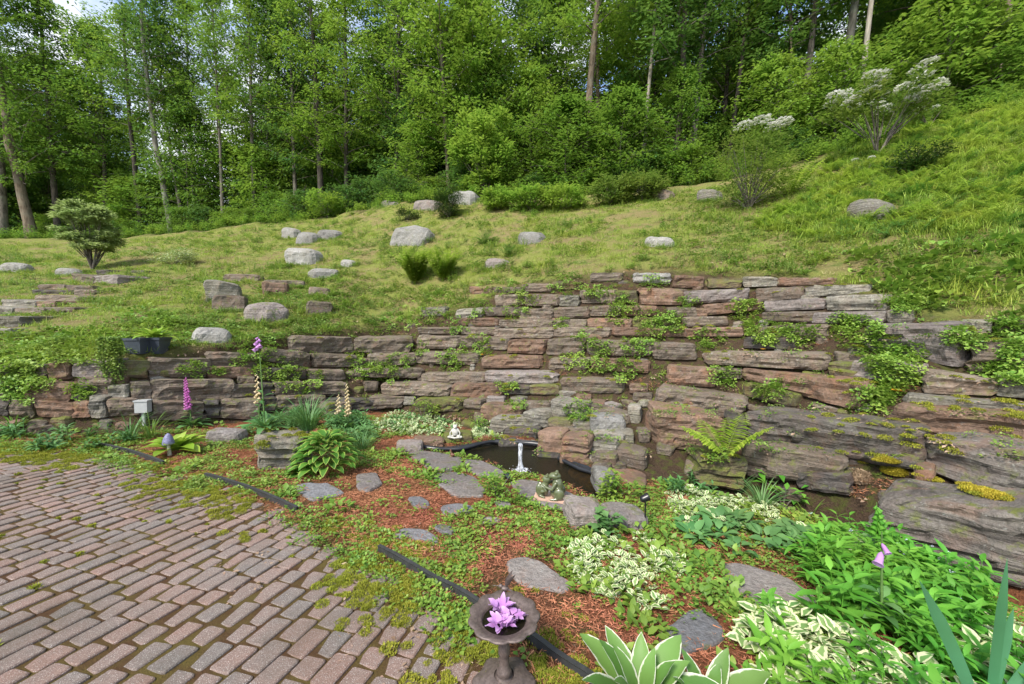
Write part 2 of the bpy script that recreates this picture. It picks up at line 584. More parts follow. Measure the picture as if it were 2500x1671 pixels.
def bark(name, c1, c2, c3, sc=9):
    m, t, out = newmat(name)
    tcn = t.nodes.new('ShaderNodeTexCoord')
    oi = t.nodes.new('ShaderNodeObjectInfo')
    mp = N(t, 'ShaderNodeMapping'); mp.inputs['Scale'].default_value = (sc, sc, sc * .22)
    t.links.new(tcn.outputs['Object'], mp.inputs['Vector'])
    a = noise(t, mp.outputs[0], 1.2, 6, .65, .6)
    b = noise(t, tcn.outputs['Object'], 2.2, 4, .6)
    col = mix(t, sramp(t, a, .38, .6), c1, c2)
    col = mix(t, sramp(t, b, .5, .68), col, c3)
    principled(t, out, col, .9, .2, a, 1.0, .03)
    return m
M['bark'] = bark('bark_grey', (.07, .06, .05), (.22, .19, .16), (.17, .17, .13))
M['bark_brown'] = bark('bark_brown', (.08, .06, .042), (.21, .165, .12), (.16, .145, .11))
M['bark_dark'] = bark('bark_dark', (.03, .026, .022), (.09, .075, .06), (.07, .07, .05))
M['bark_birch'] = bark('bark_birch', (.17, .15, .12), (.36, .32, .27), (.25, .25, .20), 5)
M['bark_lichen'] = bark('bark_lichen', (.09, .085, .07), (.23, .21, .18), (.20, .23, .17), 6)

# ground sheet
m, t, out = newmat('ground_surface')
tcn = t.nodes.new('ShaderNodeTexCoord'); P = tcn.outputs['Object']
at = t.nodes.new('ShaderNodeAttribute'); at.attribute_name = 'zone'
sp = t.nodes.new('ShaderNodeSeparateColor'); t.links.new(at.outputs['Color'], sp.inputs[0])
n1, n2, n3, n4 = noise(t, P, 1.1, 5), noise(t, P, 9, 6, .65), noise(t, P, 60, 5, .7), noise(t, P, 3.1, 5, .6)
soil = mix(t, sramp(t, n3, .3, .7), (.035, .024, .015), (.13, .085, .055))
soil = mix(t, sramp(t, n2, .5, .62), soil, (.09, .10, .025))
mul = mix(t, sramp(t, n3, .3, .7), (.12, .038, .018), (.38, .15, .07))
mul = mix(t, sramp(t, n2, .5, .66), mul, (.13, .085, .04))
law = mix(t, sramp(t, n3, .3, .7), (.12, .15, .03), (.31, .32, .085))
law = mix(t, sramp(t, n1, .45, .6), law, (.24, .20, .085))
law = mix(t, sramp(t, n4, .55, .68), law, (.10, .15, .03))
lit = mix(t, sramp(t, n3, .35, .65), (.025, .018, .012), (.12, .08, .05))
lit = mix(t, sramp(t, n4, .48, .6), lit, (.03, .06, .015))
col = mix(t, sp.outputs[0], soil, mul)
col = mix(t, sp.outputs[1], col, law)
col = mix(t, sp.outputs[2], col, lit)
principled(t, out, col, .95, .15, math_(t, 'ADD', n3, math_(t, 'MULTIPLY', n2, 1.5)), 1.0, .05)
M['ground'] = m

# paver joints
m, t, out = newmat('paver_joint')
tcn = t.nodes.new('ShaderNodeTexCoord'); P = tcn.outputs['Object']
col = mix(t, sramp(t, noise(t, P, 4, 5, .6), .4, .6), (.10, .055, .028), (.13, .10, .03))
col = mix(t, sramp(t, noise(t, P, 150, 3, .7), .3, .7), mix(t, .5, col, (.02, .015, .01)), col)
principled(t, out, col, .95, .1, noise(t, P, 120, 4, .7), 1.0, .01)
M['joint'] = m
# pavers
m, t, out = newmat('concrete_paver')
tcn = t.nodes.new('ShaderNodeTexCoord'); g = t.nodes.new('ShaderNodeNewGeometry'); oi = t.nodes.new('ShaderNodeObjectInfo')
P = g.outputs['Position']
rnd = math_(t, 'FRACT', math_(t, 'ADD', g.outputs['Random Per Island'], oi.outputs['Random']))
blot = noise(t, P, 9, 4, .6)
f = math_(t, 'ADD', math_(t, 'MULTIPLY', rnd, .65), math_(t, 'MULTIPLY', blot, .7))
col = ramp(t, f, [(.3, (.15, .12, .104)), (.5, (.20, .14, .114)), (.72, (.235, .145, .112)), (1.0, (.275, .14, .098))])
grain = noise(t, P, 260, 3, .8)
col = mix(t, sramp(t, grain, .35, .65), mix(t, .55, col, (.03, .027, .027)), mix(t, .20, col, (.8, .76, .72)))
vo = N(t, 'ShaderNodeTexVoronoi', Scale=130.0); t.links.new(P, vo.inputs['Vector'])
col = mix(t, math_(t, 'MULTIPLY', math_(t, 'LESS_THAN', vo.outputs['Distance'], .22), .75), col, (.60, .58, .56))
dirt = noise(t, P, 1.7, 6, .65)
col = mix(t, math_(t, 'MULTIPLY', sramp(t, dirt, .45, .7), .55), col, (.075, .065, .045))
principled(t, out, col, .85, .3, math_(t, 'ADD', grain, math_(t, 'MULTIPLY', noise(t, P, 40, 4, .7), 1.2)), 1.0, .005)
M['paver'] = m

M['mulchsheet'] = M['ground']
M['liner'] = flat('pond_liner', (.018, .019, .022), .35, 0, .5, 12, .3, .5)
M['edging'] = flat('edging_plastic', (.035, .036, .038), .5, 0, .5, 25, .3)
M['iron'] = flat('cast_iron_brown', (.13, .10, .09), .5, .35, .5, 60, .35, .6)
M['frog'] = flat('glazed_green', (.10, .115, .055), .28, 0, .6, 25, .3, .25, .5)
M['whitefrog'] = flat('weathered_white', (.45, .44, .39), .6, 0, .4, 40, .3, .4)
M['plate'] = flat('terracotta_plate', (.50, .33, .25), .7, 0, .4, 30, .2)
M['duck'] = flat('rusty_brown', (.15, .07, .045), .6, 0, .4, 60, .4, .5)
M['greybox'] = flat('grey_plastic_box', (.36, .37, .37), .5, 0, .4, 15, .1)
M['pot'] = flat('slate_blue_plastic', (.045, .055, .075), .45, 0, .5, 15, .12)
M['black'] = flat('black_plastic', (.012, .012, .014), .3, 0, .5, 40, .3)
M['lens'] = flat('lamp_glass', (.10, .13, .16), .08, 0, .8, 5, .1, .0)
M['shroomcap'] = flat('mushroom_cap', (.16, .16, .27), .5, 0, .4, 60, .5, .5)
M['shroomstem'] = flat('mushroom_stem', (.50, .45, .37), .7, 0, .3, 30, .2, .4)
M['stem'] = flat('green_stem', (.10, .18, .05), .6, 0, .3, 40, .3)
M['vinestem'] = flat('vine_stem', (.22, .15, .10), .8, 0, .2, 40, .3)
M['foil'] = flat('foam_white', (.8, .82, .85), .3, 0, .5, 60, .05)

# water
m, t, out = newmat('pond_water')
tcn = t.nodes.new('ShaderNodeTexCoord')
fr = N(t, 'ShaderNodeFresnel', IOR=1.33)
tb = t.nodes.new('ShaderNodeBsdfTransparent'); tb.inputs['Color'].default_value = (.34, .30, .17, 1)
gb = t.nodes.new('ShaderNodeBsdfGlossy'); gb.inputs['Roughness'].default_value = .04
df = t.nodes.new('ShaderNodeBsdfDiffuse'); df.inputs['Color'].default_value = (.016, .015, .009, 1)
wn = noise(t, tcn.outputs['Object'], 22, 3, .6, 1.0)
bp = N(t, 'ShaderNodeBump', Strength=.25, Distance=.02); t.links.new(wn, bp.inputs['Height'])
for q in (fr, gb): t.links.new(bp.outputs['Normal'], q.inputs['Normal'])
m1 = N(t, 'ShaderNodeMixShader', Fac=.6); t.links.new(tb.outputs[0], m1.inputs[1]); t.links.new(df.outputs[0], m1.inputs[2])
m2 = t.nodes.new('ShaderNodeMixShader'); t.links.new(fr.outputs[0], m2.inputs[0]); t.links.new(m1.outputs[0], m2.inputs[1]); t.links.new(gb.outputs[0], m2.inputs[2])
t.links.new(m2.outputs[0], out.inputs['Surface'])
M['water'] = m
# fountain foam
m, t, out = newmat('foaming_water')
tcn = t.nodes.new('ShaderNodeTexCoord')
mp = N(t, 'ShaderNodeMapping'); mp.inputs['Scale'].default_value = (40, 40, 7); t.links.new(tcn.outputs['Object'], mp.inputs['Vector'])
fn = noise(t, mp.outputs[0], 1.0, 4, .7)
tb = t.nodes.new('ShaderNodeBsdfTransparent')
p = principled(t, None, (.80, .83, .88), .12, .6, fn, .8, .01)
msx = t.nodes.new('ShaderNodeMixShader'); t.links.new(sramp(t, fn, .38, .72), msx.inputs[0]); t.links.new(tb.outputs[0], msx.inputs[1]); t.links.new(p.outputs[0], msx.inputs[2])
t.links.new(msx.outputs[0], out.inputs['Surface'])
M['foam'] = m

# ------------------------------------------------------------------ the ground, one sheet
phs = np.unique(np.concatenate([np.linspace(-math.pi, -1.15, 26), np.linspace(-1.15, 1.15, 430), np.linspace(1.15, math.pi, 26)]))
rs = np.concatenate([np.linspace(.25, 11.5, 250), 11.5 * np.power(600 / 11.5, np.linspace(0, 1, 70)[1:])])
PH, RR = np.meshgrid(phs, rs)
GX, GY = RR * np.sin(PH), RR * np.cos(PH)

def sheet(fn):
    Z = fn(GX, GY)
    V = np.stack([GX, GY, Z], -1).reshape(-1, 3)
    n, m_ = len(rs), len(phs)
    i = (np.arange(n - 1)[:, None] * m_ + np.arange(m_ - 1)[None])
    F = np.stack([i, i + m_, i + m_ + 1, i + 1], -1).reshape(-1, 4)
    return V, F

V0, F0 = sheet(T0)
bvh0 = BVHTree.FromPolygons(V0.tolist(), F0.tolist())
Vg, Fg = sheet(T)
ground_me = mesh('ground', Vg, Fg, None, True, [M['ground']])
phi = np.arctan2(Vg[:, 0], Vg[:, 1]); r = np.hypot(Vg[:, 0], Vg[:, 1])
rb, _, rm, _, rt, _, re, _ = lines(phi)
ip = inpoly(Vg[:, 0], Vg[:, 1], patio)
qn = fbm(Vg * np.array([.9, .9, .2]), 21, 4)
mulch = ((r < rb) & ~ip).astype(float) * np.clip(.75 + qn, 0, 1)
lawn = np.clip((r - rt + .1 + .3 * qn) / .3, 0, 1)
wood = np.clip((r - re + .5 + .9 * qn) / .9, 0, 1)
ca = ground_me.color_attributes.new('zone', 'FLOAT_COLOR', 'POINT')
ca.data.foreach_set('color', np.stack([mulch, lawn, wood, np.ones_like(wood)], 1).astype(np.float32).ravel())
tag(link('ground', ground_me), kind='structure')

def hit(u, v):
    d = Vector(ray(u, v)).normalized()
    p = bvh0.ray_cast(Vector((0, 0, EYE)), d)[0]
    return np.array(p) if p is not None else None

SOLID_V, SOLID_F = [Vg], [Fg]
_off = [len(Vg)]
def solid(V, F):
    SOLID_V.append(np.asarray(V)); 
    F = np.asarray(F)
    SOLID_F.append(F + _off[0]); _off[0] += len(V)

# ------------------------------------------------------------------ stones
_boxcache = {}
def boxgrid(nx, ny, nz):
    k = (nx, ny, nz)
    if k in _boxcache: return _boxcache[k]
    idx, V, F = {}, [], []
    def vid(i, j, l):
        q = (i, j, l)
        if q not in idx:
            idx[q] = len(V); V.append((i / nx, j / ny, l / nz))
        return idx[q]
    for i in range(nx):
        for j in range(ny):
            F.append([vid(i, j, 0), vid(i, j + 1, 0), vid(i + 1, j + 1, 0), vid(i + 1, j, 0)])
            F.append([vid(i, j, nz), vid(i + 1, j, nz), vid(i + 1, j + 1, nz), vid(i, j + 1, nz)])
    for i in range(nx):
        for l in range(nz):
            F.append([vid(i, 0, l), vid(i + 1, 0, l), vid(i + 1, 0, l + 1), vid(i, 0, l + 1)])
            F.append([vid(i, ny, l), vid(i, ny, l + 1), vid(i + 1, ny, l + 1), vid(i + 1, ny, l)])
    for j in range(ny):
        for l in range(nz):
            F.append([vid(0, j, l), vid(0, j, l + 1), vid(0, j + 1, l + 1), vid(0, j + 1, l)])
            F.append([vid(nx, j, l), vid(nx, j + 1, l), vid(nx, j + 1, l + 1), vid(nx, j, l + 1)])
    _boxcache[k] = (np.array(V), np.array(F))
    return _boxcache[k]

_seed = [100]
def rock(name, P0, P1, h0, h1, th, mat, parent=None, p=11.0, rough=1.0, res=1.0, sink=.05, strata=1.0):
    """stone whose front foot runs P0 -> P1"""
    _seed[0] += 1
    s = _seed[0]
    rr = random.Random(s)
    P0 = np.array(P0, float); P1 = np.array(P1, float)
    ax = P1 - P0
    Lx = np.linalg.norm(ax[:2]) + 1e-6
    bk = np.array([-ax[1], ax[0], 0]) / Lx
    hm = (h0 + h1) / 2
    dist = np.linalg.norm((P0 + P1) / 2)
    px = K / dist * .436
    nx = int(np.clip(Lx * px / 3.2 * res, 7, 56)); nz = int(np.clip(hm * px / 2.4 * res, 5, 26)); ny = int(np.clip(th * px / 4 * res, 4, 16))
    G, F = boxgrid(nx, ny, nz)
    q = 2 * G - 1
    pn = (np.abs(q) ** p).sum(1) ** (1 / p)
    q = q / pn[:, None]
    a, d, c = (q[:, 0] + 1) / 2, (q[:, 1] + 1) / 2, (q[:, 2] + 1) / 2
    size = min(hm, th, Lx)
    wp = np.stack([a * Lx, d * th, c * hm], 1) + s * 3.3
    lo = fbm(wp / max(size * 1.1, .08), s, 3)
    lo2 = fbm(wp / max(size * .9, .08) + 9, s + 5, 3)
    hi = fbm(wp / .06, s + 9, 3)
    ch = fbm(wp / max(size * .55, .06) + 31, s + 13, 2)
    ch = np.floor(ch * 7) / 7 * size * .20 * rough
    # ledges: the face steps in and out with height
    band = c * hm / rr.uniform(.028, .05) + .6 * fbm(wp * np.array([1.5, 1.5, .5]), s + 2, 2) + a * Lx * rr.uniform(-1.2, 1.2)
    led = _h(np.floor(band).astype(np.int64), np.floor(a * Lx / .5 + _h(np.floor(band).astype(np.int64), 0 * np.floor(band).astype(np.int64), 0 * np.floor(band).astype(np.int64), s + 1) * 3).astype(np.int64), 0 * np.floor(band).astype(np.int64), s) - .5
    side = (1 - np.clip(np.abs(q[:, 2]) * 1.02, 0, 1) ** 6)
    dd = d * th + ch * np.sign(q[:, 1]) * (np.abs(q[:, 1]) > .6) + rough * (lo * size * .22 + hi * .010) + strata * led * min(.055, size * .22) * side
    aa = a * Lx + rough * (lo2 * size * .18) + strata * led * min(.05, size * .2) * side * np.sign(q[:, 0]) * (np.abs(q[:, 0]) > .8)
    aa = aa + (c - .5) * rr.uniform(-.25, .25) * min(hm, Lx * .4)
    hh = h0 + (h1 - h0) * a
    zz = c * hh * (1 + .10 * rough * fbm(np.stack([a * Lx * 3, d * th * 3, 0 * a], 1) + s, s + 3, 3) * (c > .5)) + rough * lo2 * size * .07 * (c > .3)
    zz = zz + ch * .35 * (c > .85)
    zz = zz + (d - .2) * rr.uniform(-.02, .10) * hm
    zz = zz - sink * (1 - c)
    Pw = P0[None] + ax[None] * (aa / Lx)[:, None] * np.array([1, 1, 0]) + bk[None] * dd[:, None]
    Pw[:, 2] = P0[2] + ax[2] * np.clip(aa / Lx, 0, 1) + zz
    org = (P0 + P1) / 2 + bk * th / 2
    solid(Pw, F)
    me = mesh(name, Pw - org, F, None, False, [mat])
    o = link(name, me, parent, org if parent is None else org - np.array(parent.location))
    return o

CM = {'b': 'slate', 'r': 'red', 'g': 'grey', 'p': 'pink', 'm': 'mossy', 'd': 'dark', 'w': 'granite', 'R': 'red', 'G': 'slab'}
def crop(kind, x, y):
    if kind == 'A': return .36 * x, 516.1 + .36 * y
    if kind == 'B': return 750.7 + .36 * x, 516.1 + .36 * y
    if kind == 'C': return 1501.4 + .36 * x, 516.1 + .36 * y
    if kind == 'D': return 891.5 + .28 * x, 844.6 + .28 * y
    return x, y

def wallstones(kind, rows, parent, thk=1.0, hk=.96, sink=.05, **kw):
    for row in rows:
        x0, t0, b0, x1, t1, b1 = row[:6]
        c = row[6] if len(row) > 6 else 'b'
        uL, vT0 = crop(kind, x0, t0); _, vB0 = crop(kind, x0, b0)
        uR, vT1 = crop(kind, x1, t1); _, vB1 = crop(kind, x1, b1)
        P0, P1 = hit(uL, vB0), hit(uR, vB1)
        if P0 is None or P1 is None: continue
        def hgt(P, u, v):
            q = atY(u, v, P[1]); return max(.05, (q[2] - P[2]))
        h0, h1 = hgt(P0, uL, vT0) * hk, hgt(P1, uR, vT1) * hk
        hm = (h0 + h1) / 2
        th = thk * (.22 + .75 * hm)
        ax = P1 - P0; Lx = np.hypot(ax[0], ax[1]); bk = np.array([-ax[1], ax[0], 0]) / Lx
        off = bk * (-.06)
        ex = ax * .012; P0 = P0 - ex; P1 = P1 + ex
        rock('stone', P0 + off, P1 + off, h0, h1, th, M[CM[c]], parent, sink=sink, **kw)

A = [(0, 885, 985, 150, 880, 960), (320, 865, 975, 460, 850, 960, 'r'), (468, 860, 945, 790, 842, 940, 'p'), (940, 830, 955, 1330, 840, 955),
     (1310, 800, 880, 1640, 812, 890), (1310, 897, 955, 1612, 897, 958, 'r'), (1660, 770, 845, 1975, 805, 895), (1850, 692, 795, 2240, 702, 800),
     (150, 880, 970, 320, 880, 975, 'd'), (790, 850, 950, 945, 850, 955, 'm'),
     (180, 975, 1100, 480, 1000, 1110, 'r'), (505, 960, 1052, 745, 960, 1062), (700, 945, 1000, 810, 950, 1005, 'r'), (695, 1012, 1085, 825, 1005, 1085, 'g'),
     (825, 990, 1090, 960, 985, 1092), (962, 970, 1095, 1500, 972, 1112), (1510, 955, 995, 1625, 962, 1005), (1440, 1010, 1090, 1650, 1000, 1085),
     (1740, 990, 1065, 1940, 990, 1060), (1950, 1000, 1075, 2195, 1000, 1065), (1960, 912, 970, 2195, 920, 968), (1985, 812, 892, 2245, 822, 885),
     (1620, 905, 965, 1950, 905, 965, 'd'), (1650, 1005, 1080, 1745, 1000, 1075, 'd'),
     (80, 1100, 1195, 230, 1110, 1205), (235, 1105, 1195, 490, 1130, 1205, 'r'), (585, 1072, 1205, 692, 1080, 1205, 'g'), (695, 1090, 1195, 885, 1092, 1190),
     (885, 1100, 1200, 965, 1105, 1215, 'd'), (962, 1110, 1222, 1300, 1112, 1225), (1300, 1110, 1210, 1400, 1110, 1210, 'd'), (1398, 1102, 1205, 1650, 1100, 1222),
     (1650, 1090, 1180, 1760, 1090, 1170, 'd'), (1750, 1080, 1155, 2070, 1080, 1145), (2080, 1120, 1225, 2235, 1120, 1205), (2240, 1110, 1170, 2420, 1100, 1160, 'd'),
     (-60, 970, 1060, 140, 990, 1080), (480, 1000, 1090, 590, 1010, 1100, 'd'), (-120, 1080, 1180, 80, 1085, 1190, 'd'), (-300, 890, 1000, -20, 885, 990), (-400, 1000, 1180, -100, 1000, 1180),
     (480, 1110, 1200, 590, 1110, 1200, 'r')]
B = [(0, 700, 795, 160, 712, 795), (165, 690, 795, 535, 690, 805), (570, 680, 775, 832, 690, 775), (840, 685, 765, 1150, 700, 785), (1145, 712, 800, 1390, 702, 808, 'r'),
     (1395, 700, 812, 1645, 692, 808), (1655, 712, 815, 2062, 715, 815), (2066, 725, 835, 2350, 730, 842),
     (-30, 812, 895, 185, 812, 885), (255, 802, 882, 560, 806, 875), (556, 790, 865, 942, 802, 878), (985, 820, 895, 1358, 815, 895, 'r'), (1408, 830, 905, 1665, 830, 905), (1678, 835, 905, 2050, 850, 925, 'r'),
     (-30, 922, 968, 112, 920, 965), (160, 905, 950, 602, 902, 962), (600, 930, 988, 1002, 925, 988), (1000, 912, 988, 1455, 930, 992, 'p'), (1480, 962, 1045, 1885, 960, 1055),
     (-30, 980, 1065, 122, 985, 1072), (340, 985, 1062, 782, 1000, 1075), (782, 985, 1092, 1112, 990, 1085, 'r'), (235, 980, 1045, 325, 980, 1045), (1105, 1000, 1060, 1300, 1000, 1060, 'd'), (1290, 1000, 1060, 1480, 1000, 1060, 'm'),
     (2090, 1012, 1135, 2350, 1040, 1175, 'r'), (1920, 1000, 1052, 2035, 1000, 1052, 'r'), (1940, 1056, 1112, 2065, 1060, 1115),
     (560, 1080, 1172, 852, 1090, 1170, 'm'), (265, 1080, 1155, 485, 1080, 1145), (870, 1095, 1150, 985, 1100, 1155), (480, 1080, 1130, 560, 1080, 1130, 'g'), (-20, 1090, 1180, 260, 1090, 1170, 'd'),
     (575, 640, 682, 842, 640, 685), (850, 640, 682, 1080, 640, 685), (1060, 642, 705, 1442, 640, 705), (1440, 640, 695, 1805, 640, 695), (1812, 635, 692, 2350, 650, 695, 'r'),
     (600, 512, 575, 752, 502, 565, 'g'), (820, 520, 582, 990, 512, 572, 'g'), (1000, 510, 565, 1232, 510, 565), (1230, 515, 595, 1435, 520, 595), (1440, 510, 585, 1665, 500, 575), (1670, 500, 565, 1872, 500, 565), (1880, 500, 562, 2095, 500, 562, 'r'), (2165, 510, 575, 2350, 510, 585),
     (830, 580, 628, 1090, 582, 630, 'r'), (1090, 590, 635, 1440, 592, 638), (1440, 590, 642, 1652, 590, 642), (1652, 582, 642, 1935, 580, 642, 'r'), (1940, 575, 640, 2200, 575, 645, 'm'),
     (1070, 430, 502, 1252, 430, 495), (1250, 425, 502, 1475, 425, 502), (1480, 430, 502, 1605, 430, 502, 'g'), (1612, 395, 485, 1835, 395, 485), (1980, 372, 492, 2262, 385, 495, 'r'), (1835, 400, 480, 1975, 395, 485, 'm'),
     (905, 380, 432, 1052, 380, 432, 'r'), (1060, 385, 425, 1242, 385, 422), (1240, 360, 412, 1425, 362, 412), (1430, 345, 400, 1610, 345, 395, 'm'),
     (1672, 290, 352, 1872, 290, 352), (1940, 288, 352, 2185, 290, 362, 'w')]
C = [(110, 300, 382, 312, 312, 392, 'r'), (330, 320, 385, 552, 332, 388, 'm'), (560, 312, 382, 772, 320, 372, 'g'), (780, 325, 372, 1145, 330, 362, 'r'),
     (180, 400, 492, 592, 388, 462, 'p'), (640, 380, 478, 952, 378, 445), (945, 380, 445, 1375, 368, 412, 'g'),
     (690, 470, 535, 1085, 452, 515, 'p'), (1080, 430, 525, 1485, 420, 522, 'g'), (300, 490, 562, 680, 470, 522, 'r'), (100, 512, 565, 332, 520, 572, 'r'),
     (680, 542, 602, 1062, 535, 602), (1000, 545, 608, 1480, 530, 602, 'p'), (180, 575, 632, 462, 570, 622), (240, 640, 692, 562, 640, 692, 'r'), (680, 620, 742, 1085, 612, 702),
     (1480, 520, 600, 1640, 520, 600, 'g'),
     (0, 730, 838, 262, 740, 838), (308, 790, 868, 1105, 798, 905), (560, 700, 765, 900, 700, 770, 'd'), (80, 880, 995, 382, 890, 1015, 'r'), (380, 892, 955, 552, 900, 962), (552, 895, 965, 1312, 962, 1160, 'r'),
     (1110, 850, 930, 1300, 870, 960, 'm'), (0, 1000, 1145, 562, 1090, 1225), (560, 985, 1060, 900, 1060, 1150, 'm')]
D2 = [(1330, 640, 770, 1935, 598, 885, 'p'), (1990, 745, 905, 2500, 700, 930), (1940, 598, 655, 2140, 600, 665, 'g'), (2150, 590, 655, 2500, 598, 665), (1240, 858, 955, 1705, 880, 965, 'p'),
      (1710, 918, 1045, 2170, 990, 1055), (2170, 960, 1060, 2500, 1000, 1080, 'g'),
      (1590, 1070, 1145, 2500, 1150, 1225, 'g'), (1505, 1130, 1270, 2500, 1205, 1420, 'R'),
      (0, 1160, 1400, 445, 1225, 1410, 'r'), (445, 1200, 1360, 580, 1250, 1380, 'd'), (565, 1165, 1380, 1705, 1300, 1530, 'G'), (545, 1395, 1560, 1190, 1480, 1640),
      (1715, 1335, 1530, 2500, 1420, 1800, 'G'), (270, 1450, 1630, 560, 1480, 1660, 'm'), (1640, 1540, 1680, 1760, 1560, 1700, 'r'),
      (1370, 1700, 1960, 2500, 1800, 2320, 'G'), (900, 1560, 1640, 1250, 1580, 1690, 'd')]
w_left = thing('dry_stone_wall', 'low brown dry stone wall on the left behind the foxgloves and planter', 'stone wall', hit(420, 940))
wallstones('A', A, w_left, hk=.92)
w_mid = thing('terraced_stone_wall', 'wide terraced wall of reddish brown slate courses climbing the bank behind the pond', 'stone wall', hit(1250, 900))
wallstones('B', B, w_mid, thk=1.35, hk=.80)
wallstones('C', C, w_mid, thk=1.3, hk=.82)
w_right = thing('boulder_wall', 'wall of long thick grey slate slabs rising at the right edge', 'stone wall', hit(2000, 1150))
wallstones('X' if False else 'C', D2, w_right, thk=1.15, strata=1.1)
# small stones wedged between the big ones
for wobj, (ua, ub), n_, in ((w_left, (-50, 800), 50), (w_mid, (800, 2000), 150), (w_right, (1850, 2340), 25)):
    for k in range(n_):
        u = random.uniform(ua, ub)
        c_ = np.arctan2(*[base(u, 1000)[i] for i in (0, 1)])
        q = [float(x) for x in lines(c_)]
        rr_ = random.uniform(q[0] + .05, q[4] - .1)
        x, y = rr_ * math.sin(c_), rr_ * math.cos(c_)
        wd = random.uniform(.12, .34); hh_ = random.uniform(.06, .13)
        an = random.uniform(-.3, .3) + (-.75 if u > 1500 else 0)
        z = float(T0(x, y)) - .03
        P0 = np.array([x - wd / 2 * math.cos(an), y - wd / 2 * math.sin(an), z]); P1 = np.array([x + wd / 2 * math.cos(an), y + wd / 2 * math.sin(an), z])
        rock('stone', P0, P1, hh_, hh_ * random.uniform(.6, 1.1), .3, M[random.choice(['slate', 'slate', 'dark', 'red', 'mossy', 'grey'])], wobj, p=4.5, sink=.05)

casc = thing('rock_cascade', 'stacked grey and rusty rocks forming a little cascade at the back of the pond', 'rock cascade', hit(1300, 1000))
DD = [(745, 290, 395, 1085, 312, 385, 'r'), (820, 400, 485, 1122, 395, 485, 'g'), (1105, 338, 455, 1312, 340, 445, 'g'), (1075, 268, 315, 1312, 275, 315), (1318, 238, 395, 1605, 300, 405, 'g'),
      (1000, 228, 275, 1095, 240, 292, 'g'), (800, 222, 255, 952, 225, 255, 'p'), (1640, 288, 355, 1965, 385, 425), (1500, 438, 505, 1655, 440, 495, 'g'), (1645, 380, 515, 1922, 408, 522, 'w'),
      (1660, 518, 595, 1915, 525, 602, 'g'), (1628, 588, 685, 1872, 610, 695, 'g'), (1208, 510, 690, 1425, 530, 700, 'r'), (1400, 556, 770, 1630, 578, 778, 'r'), (1868, 640, 725, 2095, 690, 785),
      (1655, 702, 775, 1865, 700, 782), (940, 488, 582, 1212, 500, 590, 'd'), (1100, 448, 495, 1212, 455, 502, 'g'), (1655, 780, 835, 1805, 790, 838), (1528, 218, 255, 1655, 218, 255, 'r'),
      (1648, 262, 305, 1765, 275, 315, 'r'), (1768, 272, 305, 1865, 310, 338, 'p'), (1380, 488, 535, 1562, 490, 545), (1895, 508, 572, 2005, 520, 575, 'g'), (2035, 508, 562, 2135, 510, 565),
      (1140, 360, 405, 1200, 360, 405), (1310, 400, 440, 1500, 410, 440, 'm'), (1950, 300, 400, 2060, 320, 410, 'g'), (1420, 500, 560, 1660, 540, 600, 'm'), (900, 590, 640, 1060, 590, 640, 'd'), (1210, 690, 720, 1420, 700, 730, 'd')]
wallstones('D', DD, casc, thk=1.0, hk=1.0, p=8, strata=.9, rough=.8, sink=.08)

# steps of flat stones on the far left of the lawn
steps = thing('stone_steps', 'rough steps of flat slate set into the grass at the far left', 'stone steps', hit(150, 690))
wallstones('A', [(460, 300, 350, 602, 330, 372), (590, 320, 365, 762, 310, 378, 'p'), (255, 375, 408, 422, 375, 405), (430, 380, 412, 605, 385, 408), (205, 408, 435, 482, 412, 438, 'd'), (480, 412, 442, 612, 410, 442),
                 (228, 440, 485, 525, 445, 482), (230, 480, 518, 372, 480, 518, 'r'), (15, 465, 520, 242, 480, 522, 'g'), (-30, 510, 562, 95, 520, 562, 'g'), (105, 525, 562, 302, 520, 562), (280, 520, 558, 485, 520, 552), (-60, 578, 655, 142, 575, 645, 'g'),
                 (620, 285, 315, 700, 280, 312, 'd'), (835, 288, 305, 928, 288, 305, 'd'), (-60, 655, 690, 90, 655, 690, 'g')], steps, thk=2.2, strata=.7)

def boulder(label, u0, u1, vt, vb, mat, name='boulder', p=3.4, cat='boulder', thk=1.1, sink=.3, strata=.35, **kw):
    P0, P1 = hit(u0, vb), hit(u1, vb)
    q = atY((u0 + u1) / 2, vt, (P0[1] + P1[1]) / 2)
    h = max(.05, q[2] - (P0[2] + P1[2]) / 2)
    L_ = np.hypot(*(P1 - P0)[:2])
    o = rock(name, P0, P1, h, h * random.uniform(.8, 1), max(.3 * L_, thk * h + .15), M[mat], None, p=p, sink=sink, strata=strata, **kw)
    BOULD.append(((P0 + P1) / 2, L_))
    return tag(o, label, cat)
BOULD = []

